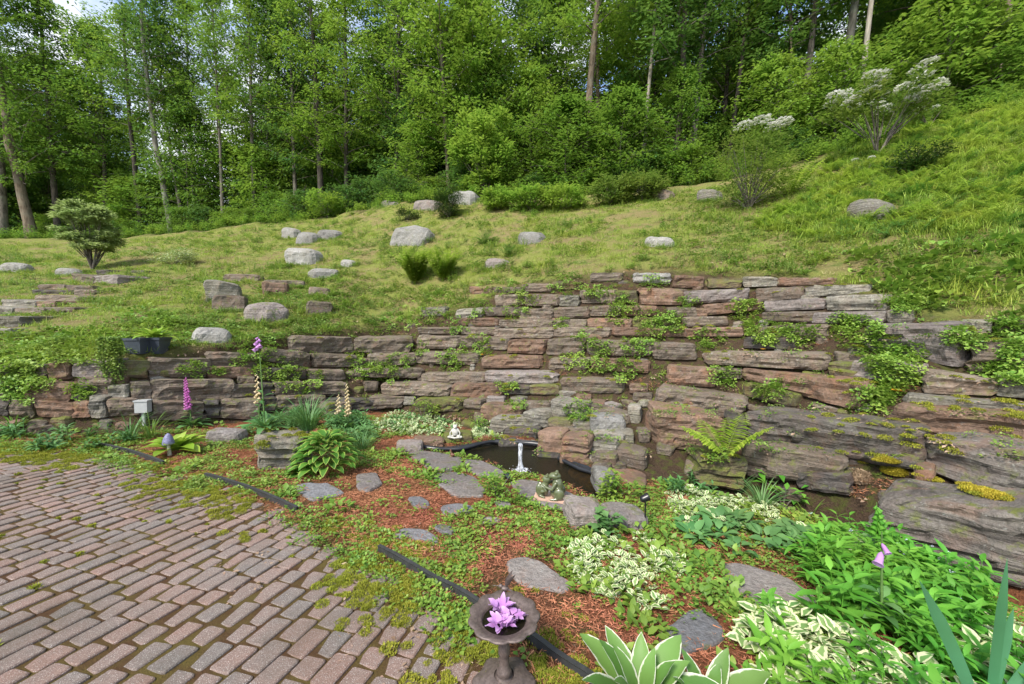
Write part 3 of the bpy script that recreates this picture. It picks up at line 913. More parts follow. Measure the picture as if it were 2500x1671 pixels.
for a in [('largest pale rounded boulder resting on the grassy slope', 882, 975, 512, 566, 'granite'),
          ('small pale rounded boulder to the right of the largest boulder on the slope', 1178, 1232, 528, 560, 'granite'),
          ('flat pale boulder low in the grass right of the slope centre', 1473, 1548, 538, 568, 'granite'),
          ('white blocky boulder with a squared top left of the largest boulder', 640, 722, 560, 608, 'granite'),
          ('grey rounded stone at the left end of the rock cluster above the white blocky boulder', 636, 676, 518, 546, 'granite'),
          ('pale angular stone in the middle of the rock cluster above the white blocky boulder', 672, 716, 528, 560, 'granite'),
          ('pale low stone at the right end of the rock cluster above the white blocky boulder', 718, 772, 522, 548, 'granite'),
          ('grey oval boulder in the groundcover just above the dry stone wall', 436, 532, 748, 787, 'granite'),
          ('long tilted pinkish slab lying in the groundcover above the wall', 553, 662, 690, 738, 'pink'),
          ('pale flat stone beside the bright fern clump', 1103, 1157, 588, 612, 'pink'),
          ('pale low stone at the far left edge of the lawn', -10, 52, 598, 626, 'granite'),
          ('low pale stone in the grass under the small pale tree', 114, 168, 612, 632, 'granite'),
          ('small pale stone in the grass between the white boulder and the fern clump', 774, 810, 592, 612, 'granite'),
          ('pale flat stone in the groundcover left of the bright fern clump', 700, 772, 614, 636, 'granite'),
          ('brown grey boulder under the bushes at the top of the slope', 1468, 1532, 428, 458, 'slate'),
          ('grey boulder beside the flowering bush at the woodland edge', 1592, 1645, 430, 462, 'grey'),
          ('grey rock on top of the stony knoll at the woodland edge', 1020, 1082, 432, 470, 'granite'),
          ('pale rock on the left of the stony knoll', 940, 1000, 452, 484, 'pink'),
          ('small grey rock in the grass left of the stony knoll', 868, 902, 457, 474, 'grey'),
          ('long grey rock half hidden among ferns on the right bank', 1935, 2035, 450, 508, 'grey')]:
    boulder(*a)
for a in [('tilted angular slate block with a pale top in the groundcover above the left wall', 468, 556, 640, 692, 'grey'),
          ('brown slate slab leaning just below the tilted angular block', 480, 562, 674, 712, 'slate'),
          ('rusty flat slate in the groundcover right of the tilted angular block', 598, 662, 645, 675, 'red'),
          ('grey slate chunk in the groundcover right of the pinkish slab', 700, 762, 690, 724, 'slate'),
          ('long thin grey slate just above the tilted angular block', 505, 592, 626, 646, 'slate'),
          ('thin brown slate above the rusty flat slate', 602, 702, 640, 657, 'slate'),
          ('small brown slate right of the rusty flat slate', 704, 752, 655, 678, 'slate')]:
    boulder(*a, name='slate_block', p=7, cat='rock', thk=.7, strata=1)
boulder('layered grey slate boulder standing beside the green hosta', 578, 690, 1000, 1077, 'grey', name='slate_boulder', p=8, thk=.7, strata=1.5, sink=.05)
boulder('flat grey rock in the bed behind the lime hosta', 463, 548, 988, 1014, 'flag', p=6)
boulder('small angular grey stone at the foot of the left wall', 222, 250, 960, 978, 'grey', name='slate_block', p=8, cat='rock')
boulder('small brown flat stone near the left end of the bed', 55, 105, 964, 978, 'slate', name='slate_block', p=6, cat='rock')
boulder('brown grey rock at the near edge of the pond beside the frog slab', 1308, 1392, 1166, 1215, 'pink', name='pond_rock', p=4.5, cat='rock', sink=.06, strata=.8)
boulder('tan flat rock at the near right edge of the pond below the spotlight', 1394, 1492, 1180, 1213, 'flag', name='pond_rock', p=5.5, cat='rock', sink=.06, strata=.8)
boulder('rounded grey rock at the right side of the pond', 1372, 1420, 1088, 1130, 'granite', name='pond_rock', p=4, cat='rock', sink=.06)
boulder('mossy flat stone under the white frog figure', 1018, 1085, 995, 1020, 'mossy', name='pond_rock', p=6, cat='rock', sink=.04)
boulder('flat reddish stone left of the mossy stone at the back of the pond', 945, 1018, 1008, 1026, 'red', name='pond_rock', p=6, cat='rock', sink=.04)
boulder('small pale flat stone at the left tip of the pond', 905, 968, 1018, 1038, 'pink', name='pond_rock', p=6, cat='rock', sink=.04)

# ------------------------------------------------------------------ flagstones
def slab(label, px, mat, th=.05, lift=.012, tilt=None, name='flagstone', cat='flagstone', zf=None, group=None):
    _seed[0] += 1; s = _seed[0]
    P = np.array([base(u, v, .02) for u, v in px])
    c = P.mean(0)
    pts = []
    n = len(P)
    for i in range(n):
        a, b = P[i], P[(i + 1) % n]
        k = max(2, int(np.linalg.norm(b - a) / .035))
        for j in range(k):
            pts.append(a + (b - a) * j / k)
    pts = np.array(pts)
    # soften corners, roughen the outline
    for _ in range(2):
        pts = .5 * pts + .25 * np.roll(pts, 1, 0) + .25 * np.roll(pts, -1, 0)
    d = pts - c
    d *= (1 + .05 * fbm(pts / .07 + s, s, 3) + .05 * fbm(pts / .25 + s, s, 2))[:, None]
    rings = [(.02, 0), (.3, 0), (.55, 0), (.8, 0), (.95, -.003), (1.0, -.014), (1.01, -.6 * th), (.99, -th - .03)]
    V = []
    for k, dz in rings:
        q = c + d * k
        zb = PL(q[:, 0], q[:, 1]) if zf is None else zf(q[:, 0], q[:, 1])
        q[:, 2] = zb + lift + th * .5 + dz + (.006 * fbm(q / .12 + s, s, 3) if k < .99 else 0)
        if k > .99:
            q[:, :2] += (fbm(np.stack([q[:, 0] / .05, q[:, 1] / .05, np.full(len(q), dz / .012)], 1), s, 2) * .012)[:, None]
        V.append(q)
    m_ = len(pts)
    V = np.concatenate(V)
    F = []
    for k in range(len(rings) - 1):
        i = k * m_ + np.arange(m_); j = k * m_ + (np.arange(m_) + 1) % m_
        F.append(np.stack([i, i + m_, j + m_, j], 1))
    F = np.concatenate(F)
    ar = np.cross(V[F[0][1]] - V[F[0][0]], V[F[0][2]] - V[F[0][0]])[2]
    if ar < 0: F = F[:, ::-1]
    solid(V, F)
    org = np.array([c[0], c[1], PL(c[0], c[1])])
    o = link(name, mesh(name, V - org, F, None, False, [M[mat]]), None, org)
    return tag(o, label, cat, group)

FL = [('large grey flagstone at the near left edge of the pond under the duck', [(932, 1040), (960, 1032), (1010, 1038), (1058, 1048), (1060, 1064), (1030, 1080), (985, 1074)], 'flag'),
      ('flagstone on the near pond edge between the duck flagstone and the spotlight', [(1063, 1052), (1100, 1055), (1152, 1078), (1158, 1092), (1120, 1096), (1070, 1078)], 'flag'),
      ('long thin flagstone below the duck flagstone', [(990, 1085), (1040, 1080), (1090, 1092), (1100, 1102), (1040, 1106), (1000, 1100)], 'flag'),
      ('reddish grey flagstone with a dark blotch left of the low shrub by the pond', [(1000, 1108), (1095, 1104), (1112, 1120), (1108, 1138), (1040, 1136)], 'flag'),
      ('large flagstone at the pond edge carrying the frog pair', [(1167, 1102), (1200, 1098), (1250, 1108), (1310, 1130), (1330, 1152), (1320, 1172), (1265, 1165), (1195, 1138)], 'flag'),
      ('jagged blue grey flagstone set in mulch near the black edging', [(672, 1112), (705, 1105), (738, 1108), (748, 1104), (790, 1128), (752, 1138), (715, 1146), (690, 1132)], 'flagblue'),
      ('squarish brown flagstone in mulch left of the pond', [(815, 1088), (862, 1082), (878, 1108), (842, 1128), (818, 1118)], 'flag'),
      ('small pale flagstone in the middle of the mulch', [(932, 1138), (962, 1136), (985, 1150), (985, 1162), (950, 1162)], 'flagblue'),
      ('oval grey flagstone right of the small pale flagstone in mulch', [(1010, 1158), (1050, 1152), (1088, 1160), (1078, 1172), (1040, 1180), (1012, 1172)], 'flagblue'),
      ('pointed blue grey flagstone in mulch above the black edging', [(898, 1222), (925, 1208), (975, 1212), (1010, 1236), (1000, 1244), (950, 1232), (905, 1230)], 'flagblue'),
      ('small grey flagstone touching the pointed blue grey one', [(990, 1204), (1020, 1200), (1048, 1212), (1035, 1224), (1008, 1218)], 'flagblue'),
      ('small flagstone half covered by creepers below the low pond shrub', [(1130, 1146), (1165, 1150), (1175, 1160), (1140, 1162)], 'flag'),
      ('low flagstone in the creepers right of the oval flagstone', [(1095, 1186), (1130, 1182), (1155, 1190), (1130, 1200), (1100, 1198)], 'flag'),
      ('large rough grey flagstone in the creepers above the birdbath', [(1158, 1282), (1200, 1272), (1240, 1285), (1270, 1308), (1316, 1338), (1290, 1358), (1262, 1348), (1200, 1342), (1165, 1310)], 'flag'),
      ('long slanting grey flagstone in front of the leafy mass', [(1642, 1290), (1680, 1284), (1800, 1318), (1880, 1370), (1890, 1400), (1790, 1408), (1740, 1398), (1680, 1345)], 'flag'),
      ('blue grey flagstone with an irregular hole of shadow below the slanting flagstone', [(1505, 1440), (1540, 1430), (1570, 1400), (1610, 1390), (1655, 1430), (1662, 1462), (1620, 1480), (1560, 1496), (1520, 1490)], 'flagblue'),
      ('tilted pinkish slab at the right end of the cascade', [(1392, 1062), (1420, 1064), (1482, 1092), (1480, 1118), (1430, 1106), (1398, 1088)], 'red')]
for lb, px, mt in FL:
    slab(lb, px, mt, th=.06 if 'pond' in lb or 'frog' in lb else .045, lift=.03 if 'tilted' in lb else .0)

# ------------------------------------------------------------------ patio
pat = tag(link('brick_patio', mesh('brick_patio', *(lambda X, Y: (np.stack([X.ravel(), Y.ravel(), (PL(X, Y) - .007).ravel()], 1), np.array([[i * X.shape[1] + j, (i + 1) * X.shape[1] + j, (i + 1) * X.shape[1] + j + 1, i * X.shape[1] + j + 1] for i in range(X.shape[0] - 1) for j in range(X.shape[1] - 1) if inpoly(np.array([X[i, j] + .03]), np.array([Y[i, j] + .03]), patio)[0]])))(*np.meshgrid(np.arange(-9, 1.6, .06), np.arange(.2, 6.6, .06), indexing='ij')), None, True, [M['joint']])), kind='structure')
def paver_mesh(Lp, Wp, s):
    rr = np.random.default_rng(s)
    hw, hl = Wp / 2, Lp / 2
    c = .016
    o = []
    for sx, sy in ((1, 1), (-1, 1), (-1, -1), (1, -1)):
        a0 = math.atan2(sy, sx)
        cx, cy = sx * (hl - c), sy * (hw - c)
        for k in (-.6, 0, .6):
            o.append((cx + c * math.cos(a0 + k), cy + c * math.sin(a0 + k)))
    o = np.array(o)
    o += rr.normal(0, .0018, o.shape)
    n = len(o)
    lv = [(1, -.045), (1, -.007), (.96, -.001), (.0, .0)]
    V = []
    for k, z in lv[:3]:
        sc = np.ones(2) if k == 1 else np.array([1 - .010 / Lp, 1 - .010 / Wp]) * 1
        V.append(np.column_stack([o * (sc if k == 1 else np.array([1 - .012 / Lp, 1 - .012 / Wp])), np.full(n, z)]))
    V = np.concatenate(V)
    F4 = []
    for k in range(2):
        i = k * n + np.arange(n); j = k * n + (np.arange(n) + 1) % n
        F4.append(np.stack([i, j, j + n, i + n], 1))
    top = [2 * n + np.arange(n)]
    return V, np.concatenate(F4), np.array(top)
LENS = [.12, .145, .168, .195]
pmesh = {}
for li, Lp in enumerate(LENS):
    for v_ in range(4):
        V, F4, top = paver_mesh(Lp, .122, li * 10 + v_)
        pmesh[(li, v_)] = (mesh('paver', V, [F4, top], None, False, [M['paver']]), V, F4, top)
TH = math.radians(74)
eu, ev = np.array([math.cos(TH), math.sin(TH)]), np.array([-math.sin(TH), math.cos(TH)])
plist = []
rowp = .1310
for k in range(-14, 80):
    s_ = -4 - random.random() * .2
    while s_ < 9:
        li = random.choices([0, 1, 2, 3], [3, 2, 5, 3])[0]
        Lp = LENS[li]
        gap = random.uniform(.008, .020)
        wob = .015 * math.sin(k * .7 + s_ * .9)
        c = eu * (s_ + Lp / 2) + ev * (k * rowp + wob)
        s_ += Lp + gap
        if c[1] < .3 or c[1] > 6.5 or c[0] > 1.3: continue
        if not inpoly(np.array([c[0]]), np.array([c[1]]), patio)[0]: continue
        ed = dline(np.array([c[0]]), np.array([c[1]]), edge)[0]
        if ed < .02 or (ed < .16 and random.random() < .4 * (1 - ed / .16)): continue
        plist.append((np.hypot(*c), c, li, random.randrange(4)))
def in_frame(c):
    d = CP * c[1] - SP * (PL(*c) - EYE)
    x = c[0] / d * K; y = (SP * c[1] + CP * (PL(*c) - EYE)) / d * K
    return d > .1 and abs(x) < 1210 and y > -830
vis = [p for p in plist if in_frame(p[1])]
vis.sort(key=lambda p: p[0])
mb = MB(); Vt, F4t, Tt, nn = [], [], [], 0
for i, (d_, c, li, v_) in enumerate(vis + [p for p in plist if not in_frame(p[1]) and p[0] < 6]):
    z = PL(*c) + random.uniform(-.003, .003)
    rz = TH + random.uniform(-.025, .025)
    rx, ry = random.uniform(-.012, .012), random.uniform(-.012, .012)
    me, V, F4, top = pmesh[(li, v_)]
    if i < 298:
        o = link('paver', me, pat, (c[0], c[1], z), (-.065 + rx, .05 + ry, rz))
    else:
        R = np.array(Matrix.Rotation(rz, 3, 'Z'))
        W_ = V @ R.T
        W_[:, 2] += W_[:, 0] * (-.05 + rx) + W_[:, 1] * (-.065 + ry)
        Vt.append(W_ + np.array([c[0], c[1], z])); F4t.append(F4 + nn); Tt.append(top + nn); nn += len(V)
if Vt:
    o = link('far_pavers', mesh('far_pavers', np.concatenate(Vt), [np.concatenate(F4t), np.concatenate(Tt)], None, False, [M['paver']]), pat)
    o['kind'] = 'stuff'

# edging strips, three visible runs
def strip(label, px, h=.06, th=.009):
    P = np.array([base(u, v) for u, v in px])
    t_ = np.linspace(0, len(P) - 1, 30)
    P = np.stack([np.interp(t_, np.arange(len(P)), P[:, k]) for k in range(3)], 1)
    P[:, 2] += .004 * np.sin(np.arange(30) * .35)
    d = np.gradient(P, axis=0); n_ = np.stack([-d[:, 1], d[:, 0]], 1); n_ /= np.linalg.norm(n_, axis=1)[:, None]
    V = []
    for a, z in ((-th, -.03), (-th, h - .01), (-th * 1.6, h), (th * 1.6, h), (th, h - .01), (th, -.03)):
        V.append(np.column_stack([P[:, :2] + n_ * a, P[:, 2] + z]))
    V = np.concatenate(V); m_ = 30
    F = []
    for k in range(6):
        a, b = k * m_, ((k + 1) % 6) * m_
        i = np.arange(m_ - 1)
        F.append(np.stack([a + i, a + i + 1, b + i + 1, b + i], 1))
    org = P.mean(0)
    tag(link('garden_edging', mesh('garden_edging', V - org, np.concatenate(F), None, False, [M['edging']]), None, org), label, 'edging')
strip('black plastic edging strip at the far end of the patio near the mushroom', [(225, 1025), (290, 1038), (375, 1068)])
strip('black plastic edging strip along the patio below the layered slate boulder', [(470, 1096), (560, 1122), (682, 1176)])
strip('black plastic edging strip from the mulch down to the birdbath', [(868, 1266), (960, 1318), (1040, 1362), (1110, 1404)])
strip('black plastic edging strip running out of frame right of the birdbath', [(1200, 1462), (1260, 1505), (1340, 1560), (1420, 1625)])

# ------------------------------------------------------------------ pond
Pw = np.array([[*q, WATER] for q in pond]); cw = Pw.mean(0)
n = len(Pw)
tp = np.concatenate([Pw + (cw - Pw) * k for k in (-.03, .33, .66)] + [[cw]])
F4 = np.concatenate([np.stack([k * n + np.arange(n), k * n + (np.arange(n) + 1) % n, (k + 1) * n + (np.arange(n) + 1) % n, (k + 1) * n + np.arange(n)], 1) for k in (0, 1)])
F3 = np.stack([2 * n + np.arange(n), 2 * n + (np.arange(n) + 1) % n, np.full(n, 3 * n)], 1)
tag(link('pond_water', mesh('pond_water', tp - cw, upward(tp, [F4, F3]), None, True, [M['water']]), None, cw), kind='structure')
ck = np.array([base(u, v) for u, v in [(1640, 1120), (1760, 1135), (1880, 1170), (1990, 1215), (2120, 1275), (2300, 1345), (2500, 1420)]])
dk = np.gradient(ck, axis=0); nk = np.stack([-dk[:, 1], dk[:, 0]], 1); nk /= np.linalg.norm(nk, axis=1)[:, None]
Vk = np.concatenate([np.column_stack([ck[:, :2] + nk * sg, PL(ck[:, 0], ck[:, 1]) - .2]) for sg in (-.3, 0, .3)])
ik = np.arange(len(ck) - 1); mk_ = len(ck)
tag(link('creek_water', mesh('creek_water', Vk - ck.mean(0), upward(Vk, np.concatenate([np.stack([ik + a * mk_, ik + 1 + a * mk_, ik + 1 + (a + 1) * mk_, ik + (a + 1) * mk_], 1) for a in (0, 1)])), None, True, [M['water']]), None, ck.mean(0)), kind='structure')
# liner: a rolled black rim along the back plus the basin skin
m_ = MB()
bk_px = [(950, 1026), (1000, 1030), (1050, 1028), (1095, 1019), (1130, 1012), (1160, 1011), (1200, 1016), (1250, 1020)]
pts = np.array([onz(u, v, WATER + .05) for u, v in bk_px])
tt = np.linspace(0, len(pts) - 1, 40)
pts = np.stack([np.interp(tt, np.arange(len(pts)), pts[:, k]) for k in range(3)], 1)
pts[:, 2] += .010 * np.sin(tt * 2.3)
m_.tube(pts, .035 + .008 * np.sin(tt * 3.1), 10)
pts2 = np.array([onz(u, v, WATER + .03) for u, v in [(1280, 1050), (1330, 1075), (1365, 1085), (1388, 1100), (1402, 1130), (1404, 1158)]])
m_.tube(pts2, .03, 8)
for k0, k1, zz in ((1.02, .96, .03),):
    a = Pw + (cw - Pw) * (1 - k0); b = Pw + (cw - Pw) * (1 - k1)
    a[:, 2] = WATER + .045; b[:, 2] = WATER - .03
    i = np.arange(n); j = (i + 1) % n
    m_.add(np.concatenate([a, b]), np.stack([i, j, j + n, i + n], 1))
rg = [(.0, -.03), (-.06, -.10), (-.16, -.25), (-.4, -.30), (-.7, -.32), (-.99, -.33)]
Vb = np.concatenate([np.column_stack([(Pw + (Pw - cw) * k_)[:, :2], np.full(n, WATER + z_)]) for k_, z_ in rg])
i = np.arange(n); j = (i + 1) % n
m_.add(Vb, np.concatenate([np.stack([k_ * n + i, k_ * n + j, (k_ + 1) * n + j, (k_ + 1) * n + i], 1) for k_ in range(len(rg) - 1)]))
V, F, U = m_.get()
tag(link('pond_liner', mesh('pond_liner', V - cw, F, None, True, [M['liner']]), None, cw), 'folded black rubber liner showing along the back rim of the pond', 'pond liner')
# orange stones on the pond bottom
for k, (u, v, s_) in enumerate([(1330, 1092, .20), (1352, 1115, .16), (1308, 1078, .13), (1372, 1130, .12)]):
    c = onz(u, v, WATER - .07)
    mb_ = MB()
pos = onz(1345, 1105, WATER - .10)
m_, t, out = newmat('submerged_gravel'); tcn = t.nodes.new('ShaderNodeTexCoord')
col = mix(t, sramp(t, noise(t, tcn.outputs['Object'], 9, 4), .4, .6), (.95, .50, .06), (.45, .20, .04))
principled(t, out, col, .8, .3, noise(t, tcn.outputs['Object'], 30, 3), .8, .02)
P0, P1 = onz(1290, 1090, WATER - .16), onz(1372, 1148, WATER - .16)
o = rock('pond_floor_rock', P0 + np.array([0, 0, 0]), P1, .15, .15, .33, m_, None, p=3, strata=.2, sink=0)
tag(o, 'orange brown rock lying just under the water at the right of the pond', 'rock')

# fountain
R1 = random.uniform
fp = onz(1192, 1078, WATER)
fo = thing('fountain_jet', 'white foaming jet of water rising from the pond', 'fountain', fp)
fo.scale = (.95, .95, .86)
m_ = MB()
zz = np.linspace(0, .40, 14)
m_.lathe([(.070, -.01), (.045, .015)] + [(.026 + .010 * (z / .4) ** 2 + .03 * math.exp(-z / .04), z + .03) for z in zz[:12]] + [(.036, .385), (.030, .41), (.016, .425), (.001, .43)], 20)
for k in range(26):
    a, q_ = R1(0, 6.28), R1(.03, .11)
    m_.lathe([(.022, -.005), (.018, .008), (.008, .016), (.001, .018)], 7)
    m_.V[-1] = m_.V[-1] * R1(.5, 1.3) + np.array([q_ * math.cos(a), q_ * math.sin(a), 0])
V, F, U = m_.get(); V += .012 * (fbm(V / np.array([.04, .04, .12]), 4, 2)[:, None] * np.array([1, 1, .2]))
link('water_column', mesh('water_column', V, F, None, True, [M['foam']]), fo)
m_ = MB()
for k in range(150):
    a = rng.uniform(0, 2 * math.pi); rd = abs(rng.normal(0, .07)) + .015
    s_ = rng.uniform(.002, .007)
    z = rng.uniform(0, .012)
    m_.add(np.array([[0, 0, 1], [1, 0, 0], [0, 1, 0], [-1, 0, 0], [0, -1, 0], [0, 0, -1]]) * s_ + np.array([rd * math.cos(a), rd * math.sin(a), z]),
           [[0, 1, 2], [0, 2, 3], [0, 3, 4], [0, 4, 1], [5, 2, 1], [5, 3, 2], [5, 4, 3], [5, 1, 4]])
o = link('splash_droplets', m_.mesh('splash_droplets', M['foil']), fo); o['kind'] = 'stuff'
m_ = MB()
m_.lathe([(.028, -.08), (.028, -.02), (.034, -.02), (.034, .01), (.02, .015)], 12)
link('nozzle', m_.mesh('nozzle', M['black']), fo)

bvh = BVHTree.FromPolygons(np.concatenate(SOLID_V).tolist(), np.concatenate(SOLID_F).tolist())
NG = len(Fg)
def drop(x, y):
    p, nrm, idx, _ = bvh.ray_cast(Vector((x, y, 14)), Vector((0, 0, -1)))
    return (None, None, False) if p is None else (np.array(p), nrm, idx >= NG)
def look(u, v):
    p, nrm, idx, _ = bvh.ray_cast(Vector((0, 0, EYE)), Vector(ray(u, v)).normalized())
    return (None, None) if p is None else (np.array(p), nrm)
def on(u, v):
    for k in range(30):
        p, _ = look(u, v)
        if p is not None and p[1] < 30: return p
        v += 3
    return p
#--MORE--
# ------------------------------------------------------------------ foliage builders
PROF = {'blade': lambda t: np.clip(1.15 * (1 - t ** 3), 0, 1) * (.55 + .45 * np.minimum(1, t * 4)),
        'ovate': lambda t: np.sin(np.pi * np.clip(t, 0, 1) ** .72) ** .85 + .02,
        'lance': lambda t: np.sin(np.pi * np.clip(t, 0, 1) ** .8) ** 1.1 + .03,
        'round': lambda t: np.sqrt(np.clip(1 - (2 * t - 1) ** 2, 0.0, 1)) + .03,
        'hosta': lambda t: np.sin(np.pi * np.clip(t, 0, 1) ** .80) ** .8 + .05 * (1 - t),
        'iris': lambda t: np.clip((1 - t) * 3.2, 0, 1) ** .8 * (.7 + .3 * np.minimum(1, t * 3))}

def leaves(P, az, el, Ln, W, droop=0.6, prof='ovate', nseg=3, fold=.25, roll=None, wave=0):
    """N leaves as folded strips. P (N,3), az heading, el start elevation, droop total bend (rad)."""
    P = np.atleast_2d(np.asarray(P, float)); n_ = len(P)
    B = lambda v: np.broadcast_to(np.asarray(v, float), (n_,)).copy()
    az, el, Ln, W, droop, fold = B(az), B(el), B(Ln), B(W), B(droop), B(fold)
    roll = B(0 if roll is None else roll)
    side0 = np.stack([-np.sin(az), np.cos(az), 0 * az], 1)
    cur = P.copy()
    V, U = [], []
    pr = PROF[prof]
    for i in range(nseg + 1):
        t_ = i / nseg
        e = el - droop * t_
        d = np.stack([np.cos(az) * np.cos(e), np.sin(az) * np.cos(e), np.sin(e)], 1)
        up = np.cross(d, side0)
        up /= np.linalg.norm(up, axis=1)[:, None] + 1e-9
        sd_ = side0 * np.cos(roll)[:, None] + up * np.sin(roll)[:, None]
        un = np.cross(d, sd_)
        wv = W / 2 * float(pr(np.array(t_)))
        lift = fold * wv
        wob = (wave * W * np.sin(i * 2.1 + az * 3))
        V += [cur + sd_ * wv[:, None] + un * (lift + wob)[:, None], cur.copy(), cur - sd_ * wv[:, None] + un * (lift - wob)[:, None]]
        U += [(0.0, t_), (0.5, t_), (1.0, t_)]
        if i < nseg:
            cur = cur + d * (Ln / nseg)[:, None]
    k = 3 * (nseg + 1)
    V = np.stack(V, 1).reshape(-1, 3)
    U = np.tile(np.array(U), (n_, 1))
    F = []
    for i in range(nseg):
        a = 3 * i
        F += [[a, a + 1, a + 4, a + 3], [a + 1, a + 2, a + 5, a + 4]]
    F = (np.array(F)[None] + (np.arange(n_) * k)[:, None, None]).reshape(-1, 4)
    return V, F, U

def quadleaf(P, az, el, Ln, W, fold=.3):
    """cheap 2-triangle leaves"""
    P = np.asarray(P, float); n_ = len(P)
    B = lambda v: np.broadcast_to(np.asarray(v, float), (n_,))
    az, el, Ln, W = B(az), B(el), B(Ln), B(W)
    d = np.stack([np.cos(az) * np.cos(el), np.sin(az) * np.cos(el), np.sin(el)], 1)
    s_ = np.stack([-np.sin(az), np.cos(az), 0 * az], 1)
    u = np.cross(d, s_)
    mid = P + d * (Ln * .45)[:, None]
    V = np.stack([P, mid + s_ * (W / 2)[:, None] + u * (fold * W / 2)[:, None], P + d * Ln[:, None], mid - s_ * (W / 2)[:, None] + u * (fold * W / 2)[:, None]], 1).reshape(-1, 3)
    i = np.arange(n_)[:, None] * 4
    F = np.concatenate([i + np.array([[0, 1, 2]]), i + np.array([[0, 2, 3]])])
    U = np.tile(np.array([[.5, 0], [0, .5], [.5, 1], [1, .5]]), (n_, 1))
    return V, F, U

def R_(a, b, n=None): return rng.uniform(a, b, n)

# small clumps that get scattered
def clump_round(n, rad, h, L0, L1, wr=.9, prof='round', nseg=2, el=(.0, .9), mat='weed', dr=.5):
    m_ = MB()
    a, r0 = R_(0, 6.28, n), rad * np.sqrt(R_(0, 1, n))
    P = np.stack([r0 * np.cos(a), r0 * np.sin(a), R_(.1, 1, n) * h * (1 - .5 * r0 / rad)], 1)
    L_ = R_(L0, L1, n)
    m_.add(*leaves(P, a + R_(-1.2, 1.2, n), R_(*el, n), L_, L_ * wr, dr, prof, nseg, .2, R_(-.3, .3, n)))
    return m_.mesh('clump', M[mat])

def clump_grass(n, rad, h, w_, mat='grass', spread=.9):
    m_ = MB()
    a, r0 = R_(0, 6.28, n), rad * np.sqrt(R_(0, 1, n))
    P = np.stack([r0 * np.cos(a), r0 * np.sin(a), 0 * a], 1)
    m_.add(*leaves(P, R_(0, 6.28, n), R_(1.57 - spread, 1.5, n), R_(.5, 1, n) * h, w_, R_(.2, 1.2, n), 'blade', 2, .3))
    return m_.mesh('tuft', M[mat])

def clump_moss(rad, h, n, mat='moss'):
    m_ = MB()
    a, r0 = R_(0, 6.28, n), rad * np.sqrt(R_(0, 1, n))
    dome = h * (1 - (r0 / rad) ** 2)
    P = np.stack([r0 * np.cos(a), r0 * np.sin(a), dome * R_(.5, 1, n)], 1)
    m_.add(*quadleaf(P, R_(0, 6.28, n), R_(.2, 1.4, n), R_(.008, .02, n), R_(.004, .008, n)))
    return m_.mesh('moss', M[mat])

def clump_chips(n, rad, mat='mulch'):
    m_ = MB()
    a, r0 = R_(0, 6.28, n), rad * np.sqrt(R_(0, 1, n))
    P = np.stack([r0 * np.cos(a), r0 * np.sin(a), R_(.004, .022, n)], 1)
    L_ = R_(.015, .06, n)
    m_.add(*leaves(P, R_(0, 6.28, n), R_(-.25, .3, n), L_, R_(.004, .012, n), 0, 'blade', 1, -.3, R_(-.8, .8, n)))
    return m_.mesh('chips', M[mat])

def frond(m_, P, az, el, Ln, droop, npin=18, pw=.16, pl=None, sub=False):
    """one fern frond made of a rachis and paired pinnae"""
    n_ = 14
    pts = [np.array(P, float)]
    for i in range(n_):
        e = el - droop * (i / n_) ** 1.3
        pts.append(pts[-1] + np.array([math.cos(az) * math.cos(e), math.sin(az) * math.cos(e), math.sin(e)]) * Ln / n_)
    pts = np.array(pts)
    tt = np.linspace(.12, .99, npin)
    Q = np.stack([np.interp(tt * n_, np.arange(n_ + 1), pts[:, k]) for k in range(3)], 1)
    ln = Ln * pw * np.sin(np.pi * np.clip(tt * .9 + .08, 0, 1)) ** .8 * 1.3
    for sg in (-1, 1):
        m_.add(*leaves(Q, az + sg * R_(1.15, 1.35, npin), R_(-.05, .2, npin), ln, ln * .26 + .004, .5, 'lance', 2, .15))
    m_.tube(pts, np.linspace(.0035, .001, len(pts)), 4, False)

def clump_fern(n, Ln, mat='fern', npin=16):
    m_ = MB()
    for k in range(n):
        frond(m_, (R_(-.06, .06), R_(-.06, .06), 0), R_(0, 6.28), R_(.7, 1.35), Ln * R_(.7, 1.1), R_(.5, 1.3), npin)
    return m_.mesh('fern_clump', M[mat])

def clump_upright(n, rad, h, L0, mat, w_=.28, leaves_per=9, el=.5, prof='lance', nseg=3):
    """leafy stems"""
    m_ = MB()
    for k in range(n):
        a, r0 = R_(0, 6.28), rad * math.sqrt(R_(0, 1))
        x, y = r0 * math.cos(a), r0 * math.sin(a)
        hh = h * R_(.6, 1)
        lx, ly = R_(-.2, .2), R_(-.2, .2)
        q = leaves_per
        t_ = np.linspace(.2, 1, q)
        P = np.stack([x + lx * t_ * hh, y + ly * t_ * hh, t_ * hh], 1)
        L_ = L0 * (1.1 - .45 * t_) * R_(.8, 1.2, q)
        az = np.arange(q) * 2.4 + R_(0, 6.28)
        m_.add(*leaves(P, az, R_(el - .4, el + .4, q), L_, L_ * w_, R_(.4, 1.2, q), prof, nseg, .3))
        m_.tube(np.array([[x, y, 0], [x + lx * hh, y + ly * hh, hh]]), [.004, .002], 4, False)
    return m_.mesh('leafy_clump', M[mat])

